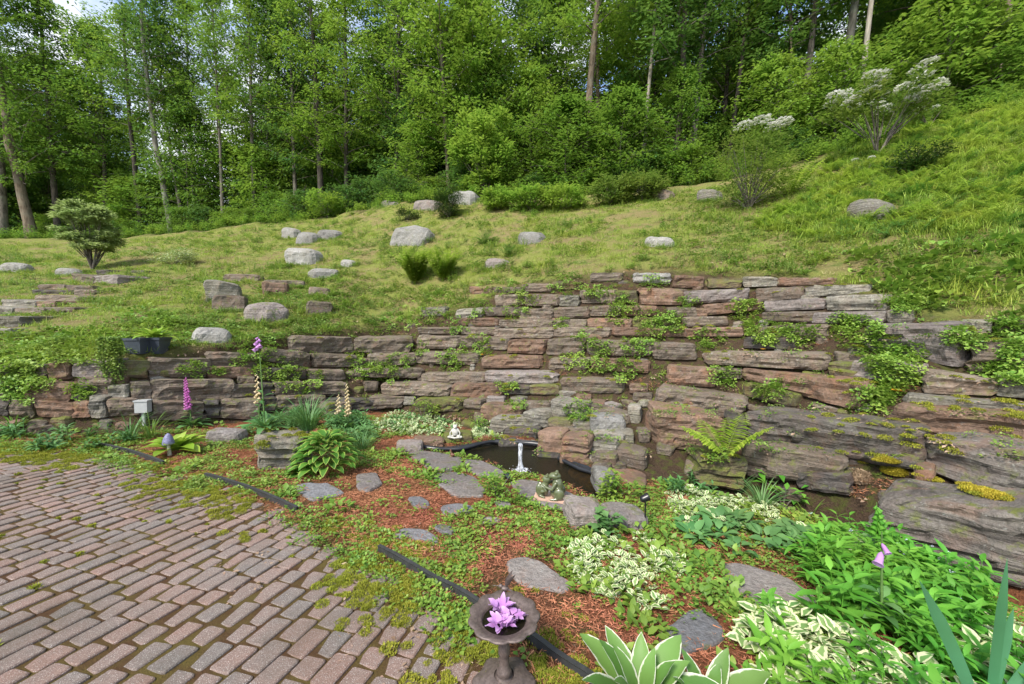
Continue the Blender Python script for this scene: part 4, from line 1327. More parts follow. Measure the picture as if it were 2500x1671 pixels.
# scatter: points carry instances of clump meshes, one object of uncountable stuff
_src = [0]
def scatter(name, pts, meshes, smin, smax, label, cat, tilt=.15, parent=None, nrm=None):
    pts = np.asarray(pts, np.float32)
    if len(pts) == 0: return None
    src = bpy.data.collections.new('source')
    for i, me in enumerate(meshes):
        _src[0] += 1
        src.objects.link(bpy.data.objects.new('source_%03d' % _src[0], me))
    n_ = len(pts)
    org = pts.mean(0)
    me = bpy.data.meshes.new(name)
    me.vertices.add(n_)
    me.vertices.foreach_set('co', (pts - org).ravel())
    rot = np.stack([R_(-tilt, tilt, n_), R_(-tilt, tilt, n_), R_(0, 6.283, n_)], 1).astype(np.float32)
    a = me.attributes.new('rot', 'FLOAT_VECTOR', 'POINT'); a.data.foreach_set('vector', rot.ravel())
    a = me.attributes.new('scl', 'FLOAT', 'POINT'); a.data.foreach_set('value', R_(smin, smax, n_).astype(np.float32))
    a = me.attributes.new('vi', 'INT', 'POINT'); a.data.foreach_set('value', rng.integers(0, len(meshes), n_).astype(np.int32))
    o = link(name, me, parent, org)
    ng = bpy.data.node_groups.new(name, 'GeometryNodeTree')
    ng.interface.new_socket('Geometry', in_out='INPUT', socket_type='NodeSocketGeometry')
    ng.interface.new_socket('Geometry', in_out='OUTPUT', socket_type='NodeSocketGeometry')
    gi, go = ng.nodes.new('NodeGroupInput'), ng.nodes.new('NodeGroupOutput')
    ip_ = ng.nodes.new('GeometryNodeInstanceOnPoints')
    ci = ng.nodes.new('GeometryNodeCollectionInfo')
    ci.inputs['Collection'].default_value = src
    ci.inputs['Separate Children'].default_value = True
    ci.inputs['Reset Children'].default_value = True
    def na(nm, dt):
        x = ng.nodes.new('GeometryNodeInputNamedAttribute'); x.data_type = dt
        x.inputs['Name'].default_value = nm
        return x.outputs['Attribute']
    e2r = ng.nodes.new('FunctionNodeEulerToRotation')
    ln_ = ng.links
    ln_.new(na('rot', 'FLOAT_VECTOR'), e2r.inputs[0])
    ln_.new(gi.outputs[0], ip_.inputs['Points'])
    ln_.new(ci.outputs[0], ip_.inputs['Instance'])
    ip_.inputs['Pick Instance'].default_value = True
    ln_.new(na('vi', 'INT'), ip_.inputs['Instance Index'])
    ln_.new(e2r.outputs[0], ip_.inputs['Rotation'])
    ln_.new(na('scl', 'FLOAT'), ip_.inputs['Scale'])
    ln_.new(ip_.outputs[0], go.inputs[0])
    md = o.modifiers.new('scatter', 'NODES'); md.node_group = ng
    return tag(o, label, cat, kind='stuff')

def sample(px, dens, maxr=60, r0=6, power=1.2, nz=None, thr=None, solid_ok=False, excl=(), lift=-.004, at=hit):
    """world-uniform points inside an area of the ground given by its outline"""
    P = [at(u, v) for u, v in px]
    P = np.array([p for p in P if p is not None])[:, :2]
    lo, hi_ = P.min(0), P.max(0)
    N_ = int((hi_[0] - lo[0]) * (hi_[1] - lo[1]) * dens)
    N_ = min(N_, 400000)
    x, y = R_(lo[0], hi_[0], N_), R_(lo[1], hi_[1], N_)
    k = inpoly(x, y, P)
    r_ = np.hypot(x, y)
    k &= R_(0, 1, N_) < np.minimum(1, (r0 / r_) ** power)
    if nz is not None:
        f_ = fbm(np.stack([x, y, 0 * x], 1) * nz, 77, 3)
        k &= f_ > thr + R_(-.12, .12, N_)
    for e in excl: k &= ~inpoly(x, y, e)
    out_ = []
    for a, b in zip(x[k], y[k]):
        p, nr, sol = drop(a, b)
        if p is None or (sol and not solid_ok): continue
        out_.append(p + np.array([0, 0, lift]))
    return np.array(out_) if out_ else np.zeros((0, 3))

G1 = [clump_grass(26, .09, .10, .006), clump_grass(22, .08, .07, .006), clump_grass(30, .10, .13, .006), clump_grass(18, .10, .05, .007, 'straw', 1.3)]
G2 = [clump_grass(26, .10, .09, .007, 'straw', 1.3), clump_grass(20, .10, .06, .007, 'straw', 1.4), clump_grass(22, .09, .07, .006)]
WEED = [clump_round(26, .09, .05, .018, .04, .85), clump_round(20, .08, .04, .02, .045, .8, 'ovate'), clump_round(30, .10, .07, .016, .035, .95)]
WEED_L = [clump_round(14, .09, .07, .04, .08, .6, 'ovate', 3, (.3, 1.2), 'weed', .8), clump_round(10, .08, .06, .05, .09, .5, 'ovate', 3, (.3, 1.2), 'weed', .8)]
IVY = [clump_round(26, .10, .08, .03, .055, 1.0, 'round', 2, (-.2, .8), 'ivy'), clump_round(20, .09, .10, .03, .06, 1.0, 'round', 2, (-.2, .8), 'ivy')]
IVYD = [clump_round(30, .12, .07, .02, .045, .8, 'ovate', 2, (-.1, .9), 'ivy_dark'), clump_round(30, .12, .07, .02, .04, .9, 'round', 2, (-.1, .9), 'ivy_dark')]
VAR = [clump_round(20, .09, .12, .05, .085, .62, 'ovate', 3, (-.1, .9), 'var', .6), clump_round(16, .09, .10, .05, .08, .65, 'ovate', 3, (-.1, .9), 'var', .6)]
VARS = [clump_round(26, .10, .12, .035, .06, .62, 'ovate', 2, (-.1, .9), 'var', .6), clump_round(14, .10, .10, .04, .06, .7, 'ovate', 2, (0, .9), 'blue_leaf', .6)]
MOSS = [clump_moss(.045, .02, 260), clump_moss(.035, .014, 180), clump_moss(.06, .022, 360)]
GMOSS = [clump_moss(.06, .03, 420, 'gold_moss'), clump_moss(.05, .02, 300, 'moss')]
CHIP = [clump_chips(46, .11), clump_chips(46, .11), clump_chips(40, .1)]
LITTER = [clump_round(10, .12, .015, .03, .06, .5, 'ovate', 2, (-.3, .4), 'litter', .6), clump_chips(20, .12, 'litter')]
FERN = [clump_fern(7, .55), clump_fern(6, .48), clump_fern(8, .60), clump_fern(6, .5, 'fern_dark')]
BLUE = [clump_upright(5, .10, .22, .14, 'blue_leaf', .26, 8), clump_upright(5, .10, .18, .12, 'blue_leaf', .3, 8)]
LUSH = [clump_upright(3, .08, .30, .21, 'lush', .26, 9, .45, 'lance', 4), clump_upright(3, .09, .26, .23, 'lush', .22, 8, .4, 'lance', 4), clump_upright(2, .06, .34, .18, 'lush', .32, 9, .5, 'ovate', 4)]
LOWB = [clump_upright(6, .16, .30, .12, 'shrub_leaf', .4, 9, .4, 'ovate', 2), clump_upright(7, .18, .38, .12, 'shrub_leaf', .38, 10, .4, 'ovate', 2)]

cols_u = [-150, 0, 300, 600, 900, 1100, 1200, 1300, 1400, 1500, 1700, 1900, 2100, 2346, 2500]
top_v = [833, 833, 813, 778, 743, 688, 648, 638, 623, 620, 623, 648, 728, 733, 733]
edge_v = [562, 550, 547, 512, 464, 447, 447, 447, 440, 427, 397, 347, 292, 227, 192]
lawn_px = list(zip(cols_u, top_v)) + [(u, v + 2) for u, v in list(zip(cols_u, edge_v))[::-1]]
scatter('lawn_grass', sample(lawn_px, 60, nz=.55, thr=-.16, r0=9), G1, .7, 1.5, 'short yellow green grass over the sloping bank', 'grass')
scatter('dry_grass', sample(lawn_px, 34, nz=.7, thr=-.02, r0=9), G2, .7, 1.3, 'dry straw coloured grass patches on the sloping bank', 'grass')
scatter('lawn_weeds', sample(lawn_px, 24, nz=1.1, thr=.03, r0=9), IVYD + WEED, 1.0, 1.9, 'low leafy weeds among the grass of the bank', 'weeds')
gc = [(380, 800), (430, 740), (560, 690), (600, 610), (760, 620), (930, 650), (1110, 660), (1110, 715), (960, 765), (640, 775), (560, 800)]
scatter('bank_groundcover', sample(gc, 60, nz=1.2, thr=-.18, r0=9), IVYD, 1.0, 1.7, 'small dark leaved groundcover spreading above the wall between slate blocks', 'groundcover')
scatter('bank_creeper', sample([(-150, 830), (0, 832), (300, 812), (420, 800), (420, 740), (340, 700), (240, 740), (0, 770), (-150, 780)], 60, nz=1.0, thr=-.3, r0=9), WEED_L + IVY, 1.0, 1.6, 'bright leafy creeper along the top of the left wall', 'creeper')
scatter('bank_litter', sample(lawn_px, 10, nz=.9, thr=.05, r0=9), LITTER, 1, 1.8, 'fallen brown leaves on the bank', 'leaf litter')

SCRUB = [clump_upright(7, .16, .16, .08, 'weed', .4, 7, .4, 'ovate', 2), clump_upright(8, .18, .13, .07, 'ivy_dark', .45, 6, .4, 'ovate', 2), clump_grass(40, .14, .26, .007), clump_upright(5, .14, .20, .07, 'laurel_leaf', .35, 8, .5, 'lance', 2)]
scatter('slope_scrub', sample(lawn_px, 13, nz=1.0, thr=-.05, r0=9), SCRUB, .8, 1.5, 'rough low scrub and tall weeds over the bank', 'scrub', .2)
wall_px = list(zip([300, 600, 900, 1100, 1200, 1300, 1400, 1500, 1700, 1900, 2100, 2346], [990, 960, 942, 985, 960, 950, 950, 950, 1000, 1080, 1200, 1290])) + list(zip(cols_u, top_v))[::-1][:-2]
scatter('wall_soil_plants', sample(wall_px, 70, nz=1.6, thr=-.12, r0=9), WEED + IVYD + G1[:1], .6, 1.2, 'weeds rooted in the soil between the wall stones', 'weeds', .4)
scatter('wall_soil_litter', sample(wall_px, 60, r0=9), LITTER + CHIP[:1], .8, 1.4, 'dead leaves and chips in the soil between the wall stones', 'leaf litter', .4)
fern_px = [(1720, 520), (1850, 450), (1900, 362), (2100, 300), (2346, 232), (2500, 200), (2500, 560), (2250, 560), (2000, 540), (1900, 560)]
scatter('fern_bank', sample(fern_px, 44, nz=.8, thr=-.25, r0=9), FERN, .5, .85, 'bright green ferns covering the steep bank at the right', 'ferns', .35)
scatter('bank_long_grass', sample(fern_px, 34, nz=1.1, thr=-.2, r0=9), [clump_grass(36, .12, .28, .008), clump_grass(30, .12, .20, .008)], .8, 1.5, 'long bright grass between the ferns of the right bank', 'grass', .2)
scatter('leafy_bank', sample([(1930, 580), (2200, 560), (2500, 540), (2500, 728), (2100, 722), (1960, 650)], 34, nz=1.0, thr=-.25, r0=9), WEED_L + G1[:1], 1.3, 2.4, 'broad leaved weeds above the boulder wall', 'weeds', .3)

# ---- bed between patio and walls
bed_px = [(-150, 1024), (0, 1030), (150, 1040), (400, 1088), (600, 1152), (800, 1252), (980, 1368), (1180, 1516), (1300, 1620), (1700, 1900), (2200, 1900), (2500, 1500), (2500, 1385),
          (2346, 1330), (2100, 1250), (1900, 1175), (1700, 1120), (1500, 1108), (1400, 1098), (1300, 1062), (1200, 1014), (1100, 992), (900, 948), (600, 968), (300, 998), (-150, 1003)]
def wp(px): return np.array([base(u, v)[:2] for u, v in px])
MU = [wp(q) for q in ([(660, 1078), (760, 1068), (880, 1080), (1000, 1110), (1090, 1120), (1095, 1150), (1000, 1195), (880, 1235), (780, 1170), (700, 1120)],
                      [(1040, 1360), (1130, 1330), (1250, 1360), (1330, 1360), (1440, 1440), (1420, 1500), (1400, 1620), (1250, 1560), (1150, 1440)],
                      [(890, 1255), (960, 1240), (1010, 1290), (960, 1310)],
                      [(1545, 1480), (1660, 1430), (1720, 1500), (1700, 1620), (1560, 1620)],
                      [(290, 1040), (380, 1000), (480, 1020), (380, 1060)], [(480, 960), (560, 960), (560, 990), (480, 990)], [(850, 1010), (930, 1000), (1000, 985), (1000, 1000), (900, 1030)],
                      [(1820, 1080), (1500, 1130), (1530, 1160), (1600, 1150)])]
PO = [pond]
for i, q in enumerate(MU): pass
scatter('bark_mulch', sample(bed_px, 150, r0=5, power=1.3, excl=PO), CHIP, .8, 1.3, 'red brown bark mulch chips covering the bed', 'mulch', .05)
scatter('creeping_groundcover', sample(bed_px, 200, r0=4.5, power=1.2, nz=2.2, thr=-.09, excl=PO + MU), WEED, .6, 1.15, 'round leaved green groundcover creeping over the bed', 'groundcover')
scatter('mulch_seedlings', sample(bed_px, 30, r0=4.5, nz=2.5, thr=.06, excl=PO), WEED, .6, 1.1, 'little weed seedlings sprouting through the mulch', 'weeds')
scatter('bed_weeds', sample(bed_px, 36, r0=5, nz=1.3, thr=.02, excl=PO + MU[:2]), WEED_L, .7, 1.2, 'taller leafy weeds among the groundcover', 'weeds')
def area(name, px, dens, meshes, a, b, label, cat, tilt=.15, **kw):
    return scatter(name, sample(px, dens, r0=kw.pop('r0', 8), **kw), meshes, a, b, label, cat, tilt)
area('variegated_groundcover', [(1300, 1255), (1400, 1240), (1480, 1235), (1560, 1290), (1560, 1380), (1500, 1410), (1400, 1390), (1310, 1330)], 90, VAR, .55, .85, 'white edged groundcover in the middle of the bed below the pond', 'groundcover', excl=PO)
area('variegated_groundcover', [(1530, 1140), (1600, 1120), (1780, 1150), (1770, 1200), (1700, 1215), (1560, 1215)], 110, VAR, .55, .85, 'white edged groundcover between the spotlight and the creek', 'groundcover')
area('variegated_groundcover', [(1720, 1340), (1850, 1330), (1880, 1400), (1990, 1480), (2060, 1560), (2050, 1750), (1750, 1700), (1740, 1500)], 60, VAR, .85, 1.4, 'large white edged foliage in front of the leafy mass at the bottom', 'groundcover')
area('variegated_groundcover', [(2060, 1460), (2200, 1440), (2346, 1480), (2400, 1700), (2100, 1700)], 70, VAR, .85, 1.4, 'white edged foliage at the bottom right corner below the iris', 'groundcover')
area('variegated_groundcover', [(845, 990), (900, 950), (1010, 945), (1050, 985), (980, 1005)], 60, VARS, .8, 1.3, 'pale edged groundcover at the back of the bed left of the white frog', 'groundcover', excl=PO)
area('variegated_groundcover', [(1085, 1008), (1095, 965), (1140, 965), (1160, 1005), (1120, 1012)], 70, VARS, .9, 1.3, 'pale edged foliage between the white frog and the cascade', 'groundcover', excl=PO)
area('variegated_groundcover', [(1830, 1235), (1960, 1225), (1990, 1260), (1880, 1290)], 30, VAR, .9, 1.2, 'white edged leaves behind the leafy mass', 'groundcover')
area('lush_foliage', [(1850, 1290), (1920, 1235), (2080, 1250), (2230, 1335), (2300, 1450), (2220, 1560), (2040, 1500), (1880, 1440)], 62, LUSH, .62, .95, 'tall bright green lance leaved plants massed in front of the creek', 'perennials', .25)
area('bottom_weeds', [(1720, 1340), (1880, 1400), (2060, 1560), (2400, 1500), (2500, 1800), (1700, 1750)], 40, WEED_L + LUSH[:1], .5, .9, 'mixed green leaves filling the bottom right of the bed', 'weeds', .25)
area('lush_foliage', [(1980, 1500), (2200, 1520), (2400, 1520), (2500, 1800), (2000, 1800)], 22, LUSH, .5, .75, 'bright green lance leaved plants at the bottom edge', 'perennials', .25)
area('broad_leaf_weeds', [(1560, 1200), (1700, 1190), (1860, 1230), (1900, 1290), (1700, 1280), (1600, 1260)], 40, [clump_round(9, .08, .10, .10, .16, .55, 'ovate', 4, (.2, 1.0), 'blue_leaf', .9)], .7, 1.1, 'broad grey green leaves above the slanting flagstone', 'weeds')
area('blue_green_perennials', [(560, 1000), (600, 960), (680, 950), (800, 950), (850, 985), (860, 1050), (800, 1000), (700, 985)], 22, BLUE, .8, 1.3, 'blue green leafy perennials at the foot of the wall', 'perennials', .2)
area('blue_green_perennials', [(-100, 1015), (0, 985), (120, 975), (240, 990), (330, 1010), (240, 1030), (100, 1030)], 16, BLUE + WEED_L, .8, 1.3, 'leafy plants at the left end of the bed', 'perennials', .2)
area('blue_green_perennials', [(1490, 1112), (1520, 1075), (1600, 1085), (1660, 1118), (1600, 1140), (1520, 1135)], 26, BLUE + WEED_L, .7, 1.0, 'leafy plants at the foot of the wall right of the cascade', 'perennials', .2)

# ---- moss
def band(px, dens, wd, nz, thr, maxd):
    P = wp(px)
    lo, hi_ = P.min(0) - wd, P.max(0) + wd
    N_ = int((hi_ - lo).prod() * dens)
    x, y = R_(lo[0], hi_[0], N_), R_(lo[1], hi_[1], N_)
    d = dline(x, y, P)
    k = (R_(0, 1, N_) < np.clip(1 - d / maxd, 0, 1) ** 1.3) & (fbm(np.stack([x, y, 0 * x], 1) * nz, 31, 3) > thr)
    return np.array([[a, b, PL(a, b) - .004] for a, b in zip(x[k], y[k])])
ep = [(-100, 1026), (0, 1031), (150, 1041), (260, 1057), (400, 1091), (500, 1121), (600, 1157), (700, 1205), (800, 1257), (880, 1307), (980, 1373), (1080, 1441), (1180, 1521), (1290, 1601), (1400, 1700)]
scatter('patio_moss', band(ep, 420, .6, 2.2, -.05, .55), MOSS, .6, 1.1, 'yellow green moss growing along the edge of the brick patio', 'moss')
scatter('patio_weeds', band(ep, 200, .5, 1.5, -.02, .22), WEED, .5, 1.0, 'small weeds where the patio meets the bed', 'weeds')
scatter('patio_debris', band(ep, 40, .8, 1.5, -.3, .8), LITTER, .5, .9, 'dry leaf bits lying on the patio edge', 'leaf litter')
# moss in the joints
pts = []
for k in range(2600):
    d_, c, li, v_ = plist[random.randrange(len(plist))]
    q = c + eu * random.choice([-1, 1]) * (LENS[li] / 2 + .009) + ev * random.uniform(-.06, .06)
    ed = dline(np.array([q[0]]), np.array([q[1]]), edge)[0]
    f_ = fbm(np.array([[q[0] * 1.2, q[1] * 1.2, 3]]), 5, 2)[0]
    if random.random() < .05 + .55 * math.exp(-ed / .5) and f_ > -.15:
        pts.append([q[0], q[1], PL(*q) - .010])
scatter('joint_moss', pts, [clump_moss(.016, .012, 70), clump_moss(.024, .014, 110), clump_moss(.02, .012, 90)], .7, 1.5, 'moss and weeds in the joints between pavers', 'moss')
for px, dens, l in (([(1935, 1052), (2010, 1045), (2100, 1055), (2110, 1075), (1990, 1080)], 900, 'golden moss cushion on the slab at the right'),
                    ([(2030, 1088), (2200, 1120), (2346, 1160), (2346, 1150), (2150, 1095), (2060, 1078)], 500, 'golden moss along the ledge at the far right')):
    pts = []
    P = [on(u, v) for u, v in px]
    for k in range(500):
        w_ = rng.dirichlet(np.ones(len(px)))
        u, v = (np.array(px) * w_[:, None]).sum(0)
        p_, n_ = look(u, v)
        if p_ is not None and n_.z > .1 and fbm(p_[None] * 6, 51, 2)[0] > -.05: pts.append(p_ + rng.normal(0, .02, 3) * np.array([1, 1, 0]))
    scatter('golden_moss', pts, GMOSS, .7, 1.3, l, 'moss')

for (u0_, v0_), rad_, mt_, lb_ in (((1968, 1098), (.17, .12, .11), 'litter', 'rusty brown moss cushion bulging over the end of the big slab'), ((2055, 1082), (.12, .10, .07), 'gold_moss', 'bright golden moss cushion beside the rusty brown one')):
    p_ = on(u0_, v0_) + np.array([0, .02, -.02])
    nn_ = 2600
    D_ = rng.normal(0, 1, (nn_, 3)); D_ /= np.linalg.norm(D_, axis=1)[:, None]; D_[:, 2] = np.abs(D_[:, 2])
    P_ = D_ * np.array(rad_) * (1 + .25 * fbm(D_ * 2.5 + u0_, 3, 3))[:, None]
    m_ = MB(); m_.add(*quadleaf(P_, np.arctan2(D_[:, 1], D_[:, 0]) + R_(-.8, .8, nn_), R_(.0, 1.3, nn_), R_(.012, .03, nn_), R_(.006, .011, nn_)))
    th__, ph__ = np.linspace(0, 6.283, 16, endpoint=False), np.linspace(0, 1.6, 7)
    m_.lathe([(.97 * math.sin(a), .97 * math.cos(a)) for a in ph__[::-1][:-1]] + [(.001, .97)], 16)
    m_.V[-1] = m_.V[-1] * np.array(rad_)
    tag(link('moss_cushion', m_.mesh('moss_cushion', M['moss'] if mt_ == 'x' else M[mt_]), None, p_), lb_, 'moss cushion')

pts = []
for c_, L_ in BOULD:
    if c_[1] < 7: continue
    for k in range(int(34 * L_ + 10)):
        a, q_ = R_(2.6, 6.8), R_(.42, .72) * L_
        x_, y_ = c_[0] + q_ * math.cos(a), c_[1] + .25 * L_ + q_ * math.sin(a) * .8
        p_, n_, sol_ = drop(x_, y_)
        if p_ is not None and not sol_: pts.append(p_)
scatter('boulder_fringe', pts, SCRUB + G1, .5, .95, 'grass and weeds growing up around the boulders', 'weeds', .2)

# ---- vines and weeds on the walls
vines = [(575, 830, 35), (640, 850, 40), (690, 872, 42), (820, 850, 30), (885, 855, 30), (600, 800, 30), (1030, 830, 28), (1096, 790, 30), (1183, 718, 24), (1096, 710, 26), (1208, 689, 26), (1363, 675, 28),
         (1420, 690, 26), (1291, 656, 30), (1435, 710, 24), (1410, 728, 22), (1489, 732, 26), (1543, 746, 28), (1287, 743, 16), (1341, 782, 24), (1381, 800, 26), (1453, 800, 30), (1489, 768, 30), (1312, 829, 24), (1370, 836, 26),
         (1427, 851, 32), (1046, 818, 24), (866, 854, 34), (823, 822, 26), (916, 829, 30), (1158, 887, 20), (1183, 930, 18), (1327, 941, 26), (1707, 714, 34), (1620, 775, 32), (1725, 750, 28), (1761, 764, 34), (1833, 768, 36),
         (1962, 760, 44), (1925, 745, 30), (2013, 804, 44), (2085, 811, 30), (2050, 858, 46), (2020, 840, 30), (1998, 916, 38), (2040, 895, 30), (2207, 779, 34), (2300, 754, 34), (2319, 797, 30), (2311, 858, 36), (2260, 850, 24),
         (2095, 685, 44), (2060, 700, 30), (1537, 739, 30), (1573, 700, 24), (1656, 862, 30), (1768, 898, 32), (36, 876, 36), (60, 820, 44), (130, 805, 44), (200, 812, 34), (30, 852, 36), (90, 880, 26), (50, 910, 24), (187, 898, 26),
         (440, 850, 26), (500, 855, 16), (960, 800, 20), (1010, 700, 40), (960, 720, 40), (900, 740, 36), (1050, 745, 30), (1130, 660, 30), (1500, 650, 24), (1180, 660, 26)]
pts = []
for u, v, r_ in vines:
    for k in range(int(5 + r_ * r_ / 34)):
        a, q = R_(0, 6.28), r_ * math.sqrt(R_(0, 1)) * 1.05
        p_, n_ = look(u + q * math.cos(a) * 1.15, v + q * math.sin(a) * .75)
        if p_ is not None: pts.append(p_ + np.array([0, -.015, .0]))
scatter('wall_ivy', pts, IVY, .55, 1.0, 'light green ivy trailing over the stone courses', 'ivy', .7)
pts = []
for k in range(1500):
    u, v = R_(560, 2346), R_(640, 1050)
    p_, n_ = look(u, v)
    if p_ is None or n_.z < .35: continue
    if p_[2] > T0(p_[0], p_[1]) + .5: continue
    pts.append(p_)
pts = np.array(pts)
k = fbm(pts * 1.5, 9, 2)
scatter('ledge_weeds', pts[k > .02], WEED + IVYD, .5, 1.0, 'small weeds rooted on the ledges of the terraced wall', 'weeds', .4)
scatter('ledge_litter', pts, LITTER, .5, 1.0, 'dry leaves lying on the ledges', 'leaf litter', .2)
scatter('ledge_moss', pts[(k < .0)], MOSS, .8, 1.6, 'moss on the ledges of the walls', 'moss', .2)
for u, v, s_ in ((2045, 905, 26), (2002, 948, 12), (1742, 808, 12), (1105, 818, 10)):
    p_ = on(u, v)
    if p_ is None: continue
    m_ = MB(); q = 5
    L_ = s_ / K * p_[1] * .55
    m_.add(*leaves(np.zeros((q, 3)), np.arange(q) * 1.25 + R_(0, 1), .5, L_, L_ * .9, .6, 'ovate', 3, .2))
    o = link('autumn_leaf', m_.mesh('autumn_leaf', M['orange_leaf']), None, p_ + np.array([0, -.06, .05]))
    tag(o, {26: 'large bright orange leaf on the ivy at the right of the terraced wall', 12: 'small orange leaf on the wall near u' if 0 else ('small orange leaf low on the ivy of the right wall' if v == 948 else 'small orange leaf beside the ivy in the middle courses'), 10: 'small yellow orange leaf on the left courses of the terraced wall'}[s_], 'leaf')

#--PLANTS--
def leafparts(parent, name, specs, mat, prof, nseg=6, fold=.3, wave=.03):
    for (P, az, el, Ln, W, dr) in specs:
        V, F, U = leaves([P], az, el, Ln, W, dr, prof, nseg, fold, R_(-.2, .2), wave)
        link(name, mesh(name, V, F, U, True, [M[mat]]), parent)

def rosette(n, L0, L1, wr, el0, el1, dr, rad=.03):
    out_ = []
    for i in range(n):
        k = i / max(1, n - 1)
        az = i * 2.4 + R_(-.3, .3)
        e = el0 + (el1 - el0) * k
        L_ = L0 + (L1 - L0) * (1 - k) * R_(.8, 1.1)
        out_.append(((rad * math.cos(az), rad * math.sin(az), .02 + .03 * k), az, e, L_, L_ * wr * R_(.9, 1.1), dr * R_(.7, 1.2)))
    return out_

def plantat(name, label, cat, u, v, group=None):
    p_ = on(u, v)
    return thing(name, label, cat, p_, 0, group)

h1 = plantat('hosta', 'lime yellow hosta behind the mushroom ornament', 'hosta', 402, 1036)
leafparts(h1, 'leaf', rosette(22, .22, .44, .42, .35, 1.25, .9), 'lime', 'hosta', 5)
h2 = plantat('hosta', 'dense round green hosta right of the layered slate boulder', 'hosta', 748, 1078)
sp_ = []
for i in range(110):
    az = i * 2.4; k = (i / 110) ** .5
    e = 1.35 - 1.25 * k
    rr_, zz_ = .28 * k, .10 + .30 * (1 - k * k)
    sp_.append(((rr_ * math.cos(az), rr_ * math.sin(az), zz_), az + R_(-.4, .4), e * .55 + .1, R_(.15, .22), R_(.075, .10), R_(.8, 1.3)))
leafparts(h2, 'leaf', sp_, 'hosta', 'hosta', 4)
h2b = plantat('hosta', 'small green hosta at the left foot of the large green one', 'hosta', 690, 1088)
leafparts(h2b, 'leaf', rosette(26, .10, .20, .42, .2, 1.2, .9), 'hosta', 'hosta', 4)
h3 = thing('hosta', 'white edged hosta with upright leaves at the bottom of the picture', 'hosta', base(1470, 1640))
leafparts(h3, 'leaf', rosette(17, .22, .36, .36, .75, 1.45, .7, .03), 'var_hosta', 'hosta', 9, .35, .02)
h4 = thing('hosta', 'second white edged hosta cut by the bottom frame right of the first', 'hosta', base(1620, 1650))
leafparts(h4, 'leaf', rosette(9, .18, .32, .36, .8, 1.45, .6, .03), 'var_hosta', 'hosta', 9, .35, .02)
ir = thing('iris', 'iris with broad upright blue green blades at the right edge', 'iris', base(2258, 1640))
for az, el, L_, dr, ro in ((2.9, 1.22, .66, .12, 1.3), (.3, 1.50, .74, .05, 1.2), (.0, 1.02, .64, .2, 1.3), (3.3, .8, .36, .3, 1.2), (-.3, .75, .5, .3, 1.2), (.4, 1.25, .5, .3, .9)):
    V, F, U = leaves([(0.02 * math.cos(az), .02 * math.sin(az), 0)], az + .0, el, L_, .05, dr, 'iris', 10, .18, ro, 0)
    link('blade', mesh('blade', V, F, U, True, [M['iris']]), ir)

def grassplant(label, u, v, n, h, w_, mat, rad=.06, spread=.5, cat='ornamental grass', name='grass_clump'):
    p_ = on(u, v)
    m_ = MB()
    a, r0 = R_(0, 6.28, n), rad * np.sqrt(R_(0, 1, n))
    m_.add(*leaves(np.stack([r0 * np.cos(a), r0 * np.sin(a), 0 * a], 1), a + R_(-.5, .5, n), R_(1.5 - spread, 1.5, n), R_(.6, 1, n) * h, w_, R_(.4, 1.5, n), 'blade', 7, .4))
    return tag(link(name, m_.mesh(name, M[mat]), None, p_), label, cat)
grassplant('thick clump of narrow blue green blades in front of the cream foxglove', 705, 985, 170, .55, .011, 'blue_leaf', .09, .6)
grassplant('loose arching blades at the foot of the grey box', 300, 1010, 34, .50, .014, 'blue_leaf', .05, .8)
grassplant('arching green blades in front of the left wall beside the box', 345, 1005, 34, .55, .012, 'ivy_dark', .06, .6)
grassplant('short arching blades at the far left of the bed', 30, 985, 26, .42, .016, 'hosta', .05, .7)
grassplant('tall slender blue green blades beside the creek below the long grey slab', 1745, 1165, 44, .42, .012, 'blue_leaf', .05, .55)
grassplant('few thin blades rising in front of the dark slate right of the fern', 1690, 1135, 14, .44, .010, 'blue_leaf', .03, .5)
grassplant('arching green blades over the creek left of the golden moss', 1850, 1190, 30, .34, .011, 'ivy_dark', .06, .9)
grassplant('narrow blades behind the green hosta', 830, 1030, 60, .42, .010, 'blue_leaf', .07, .8)

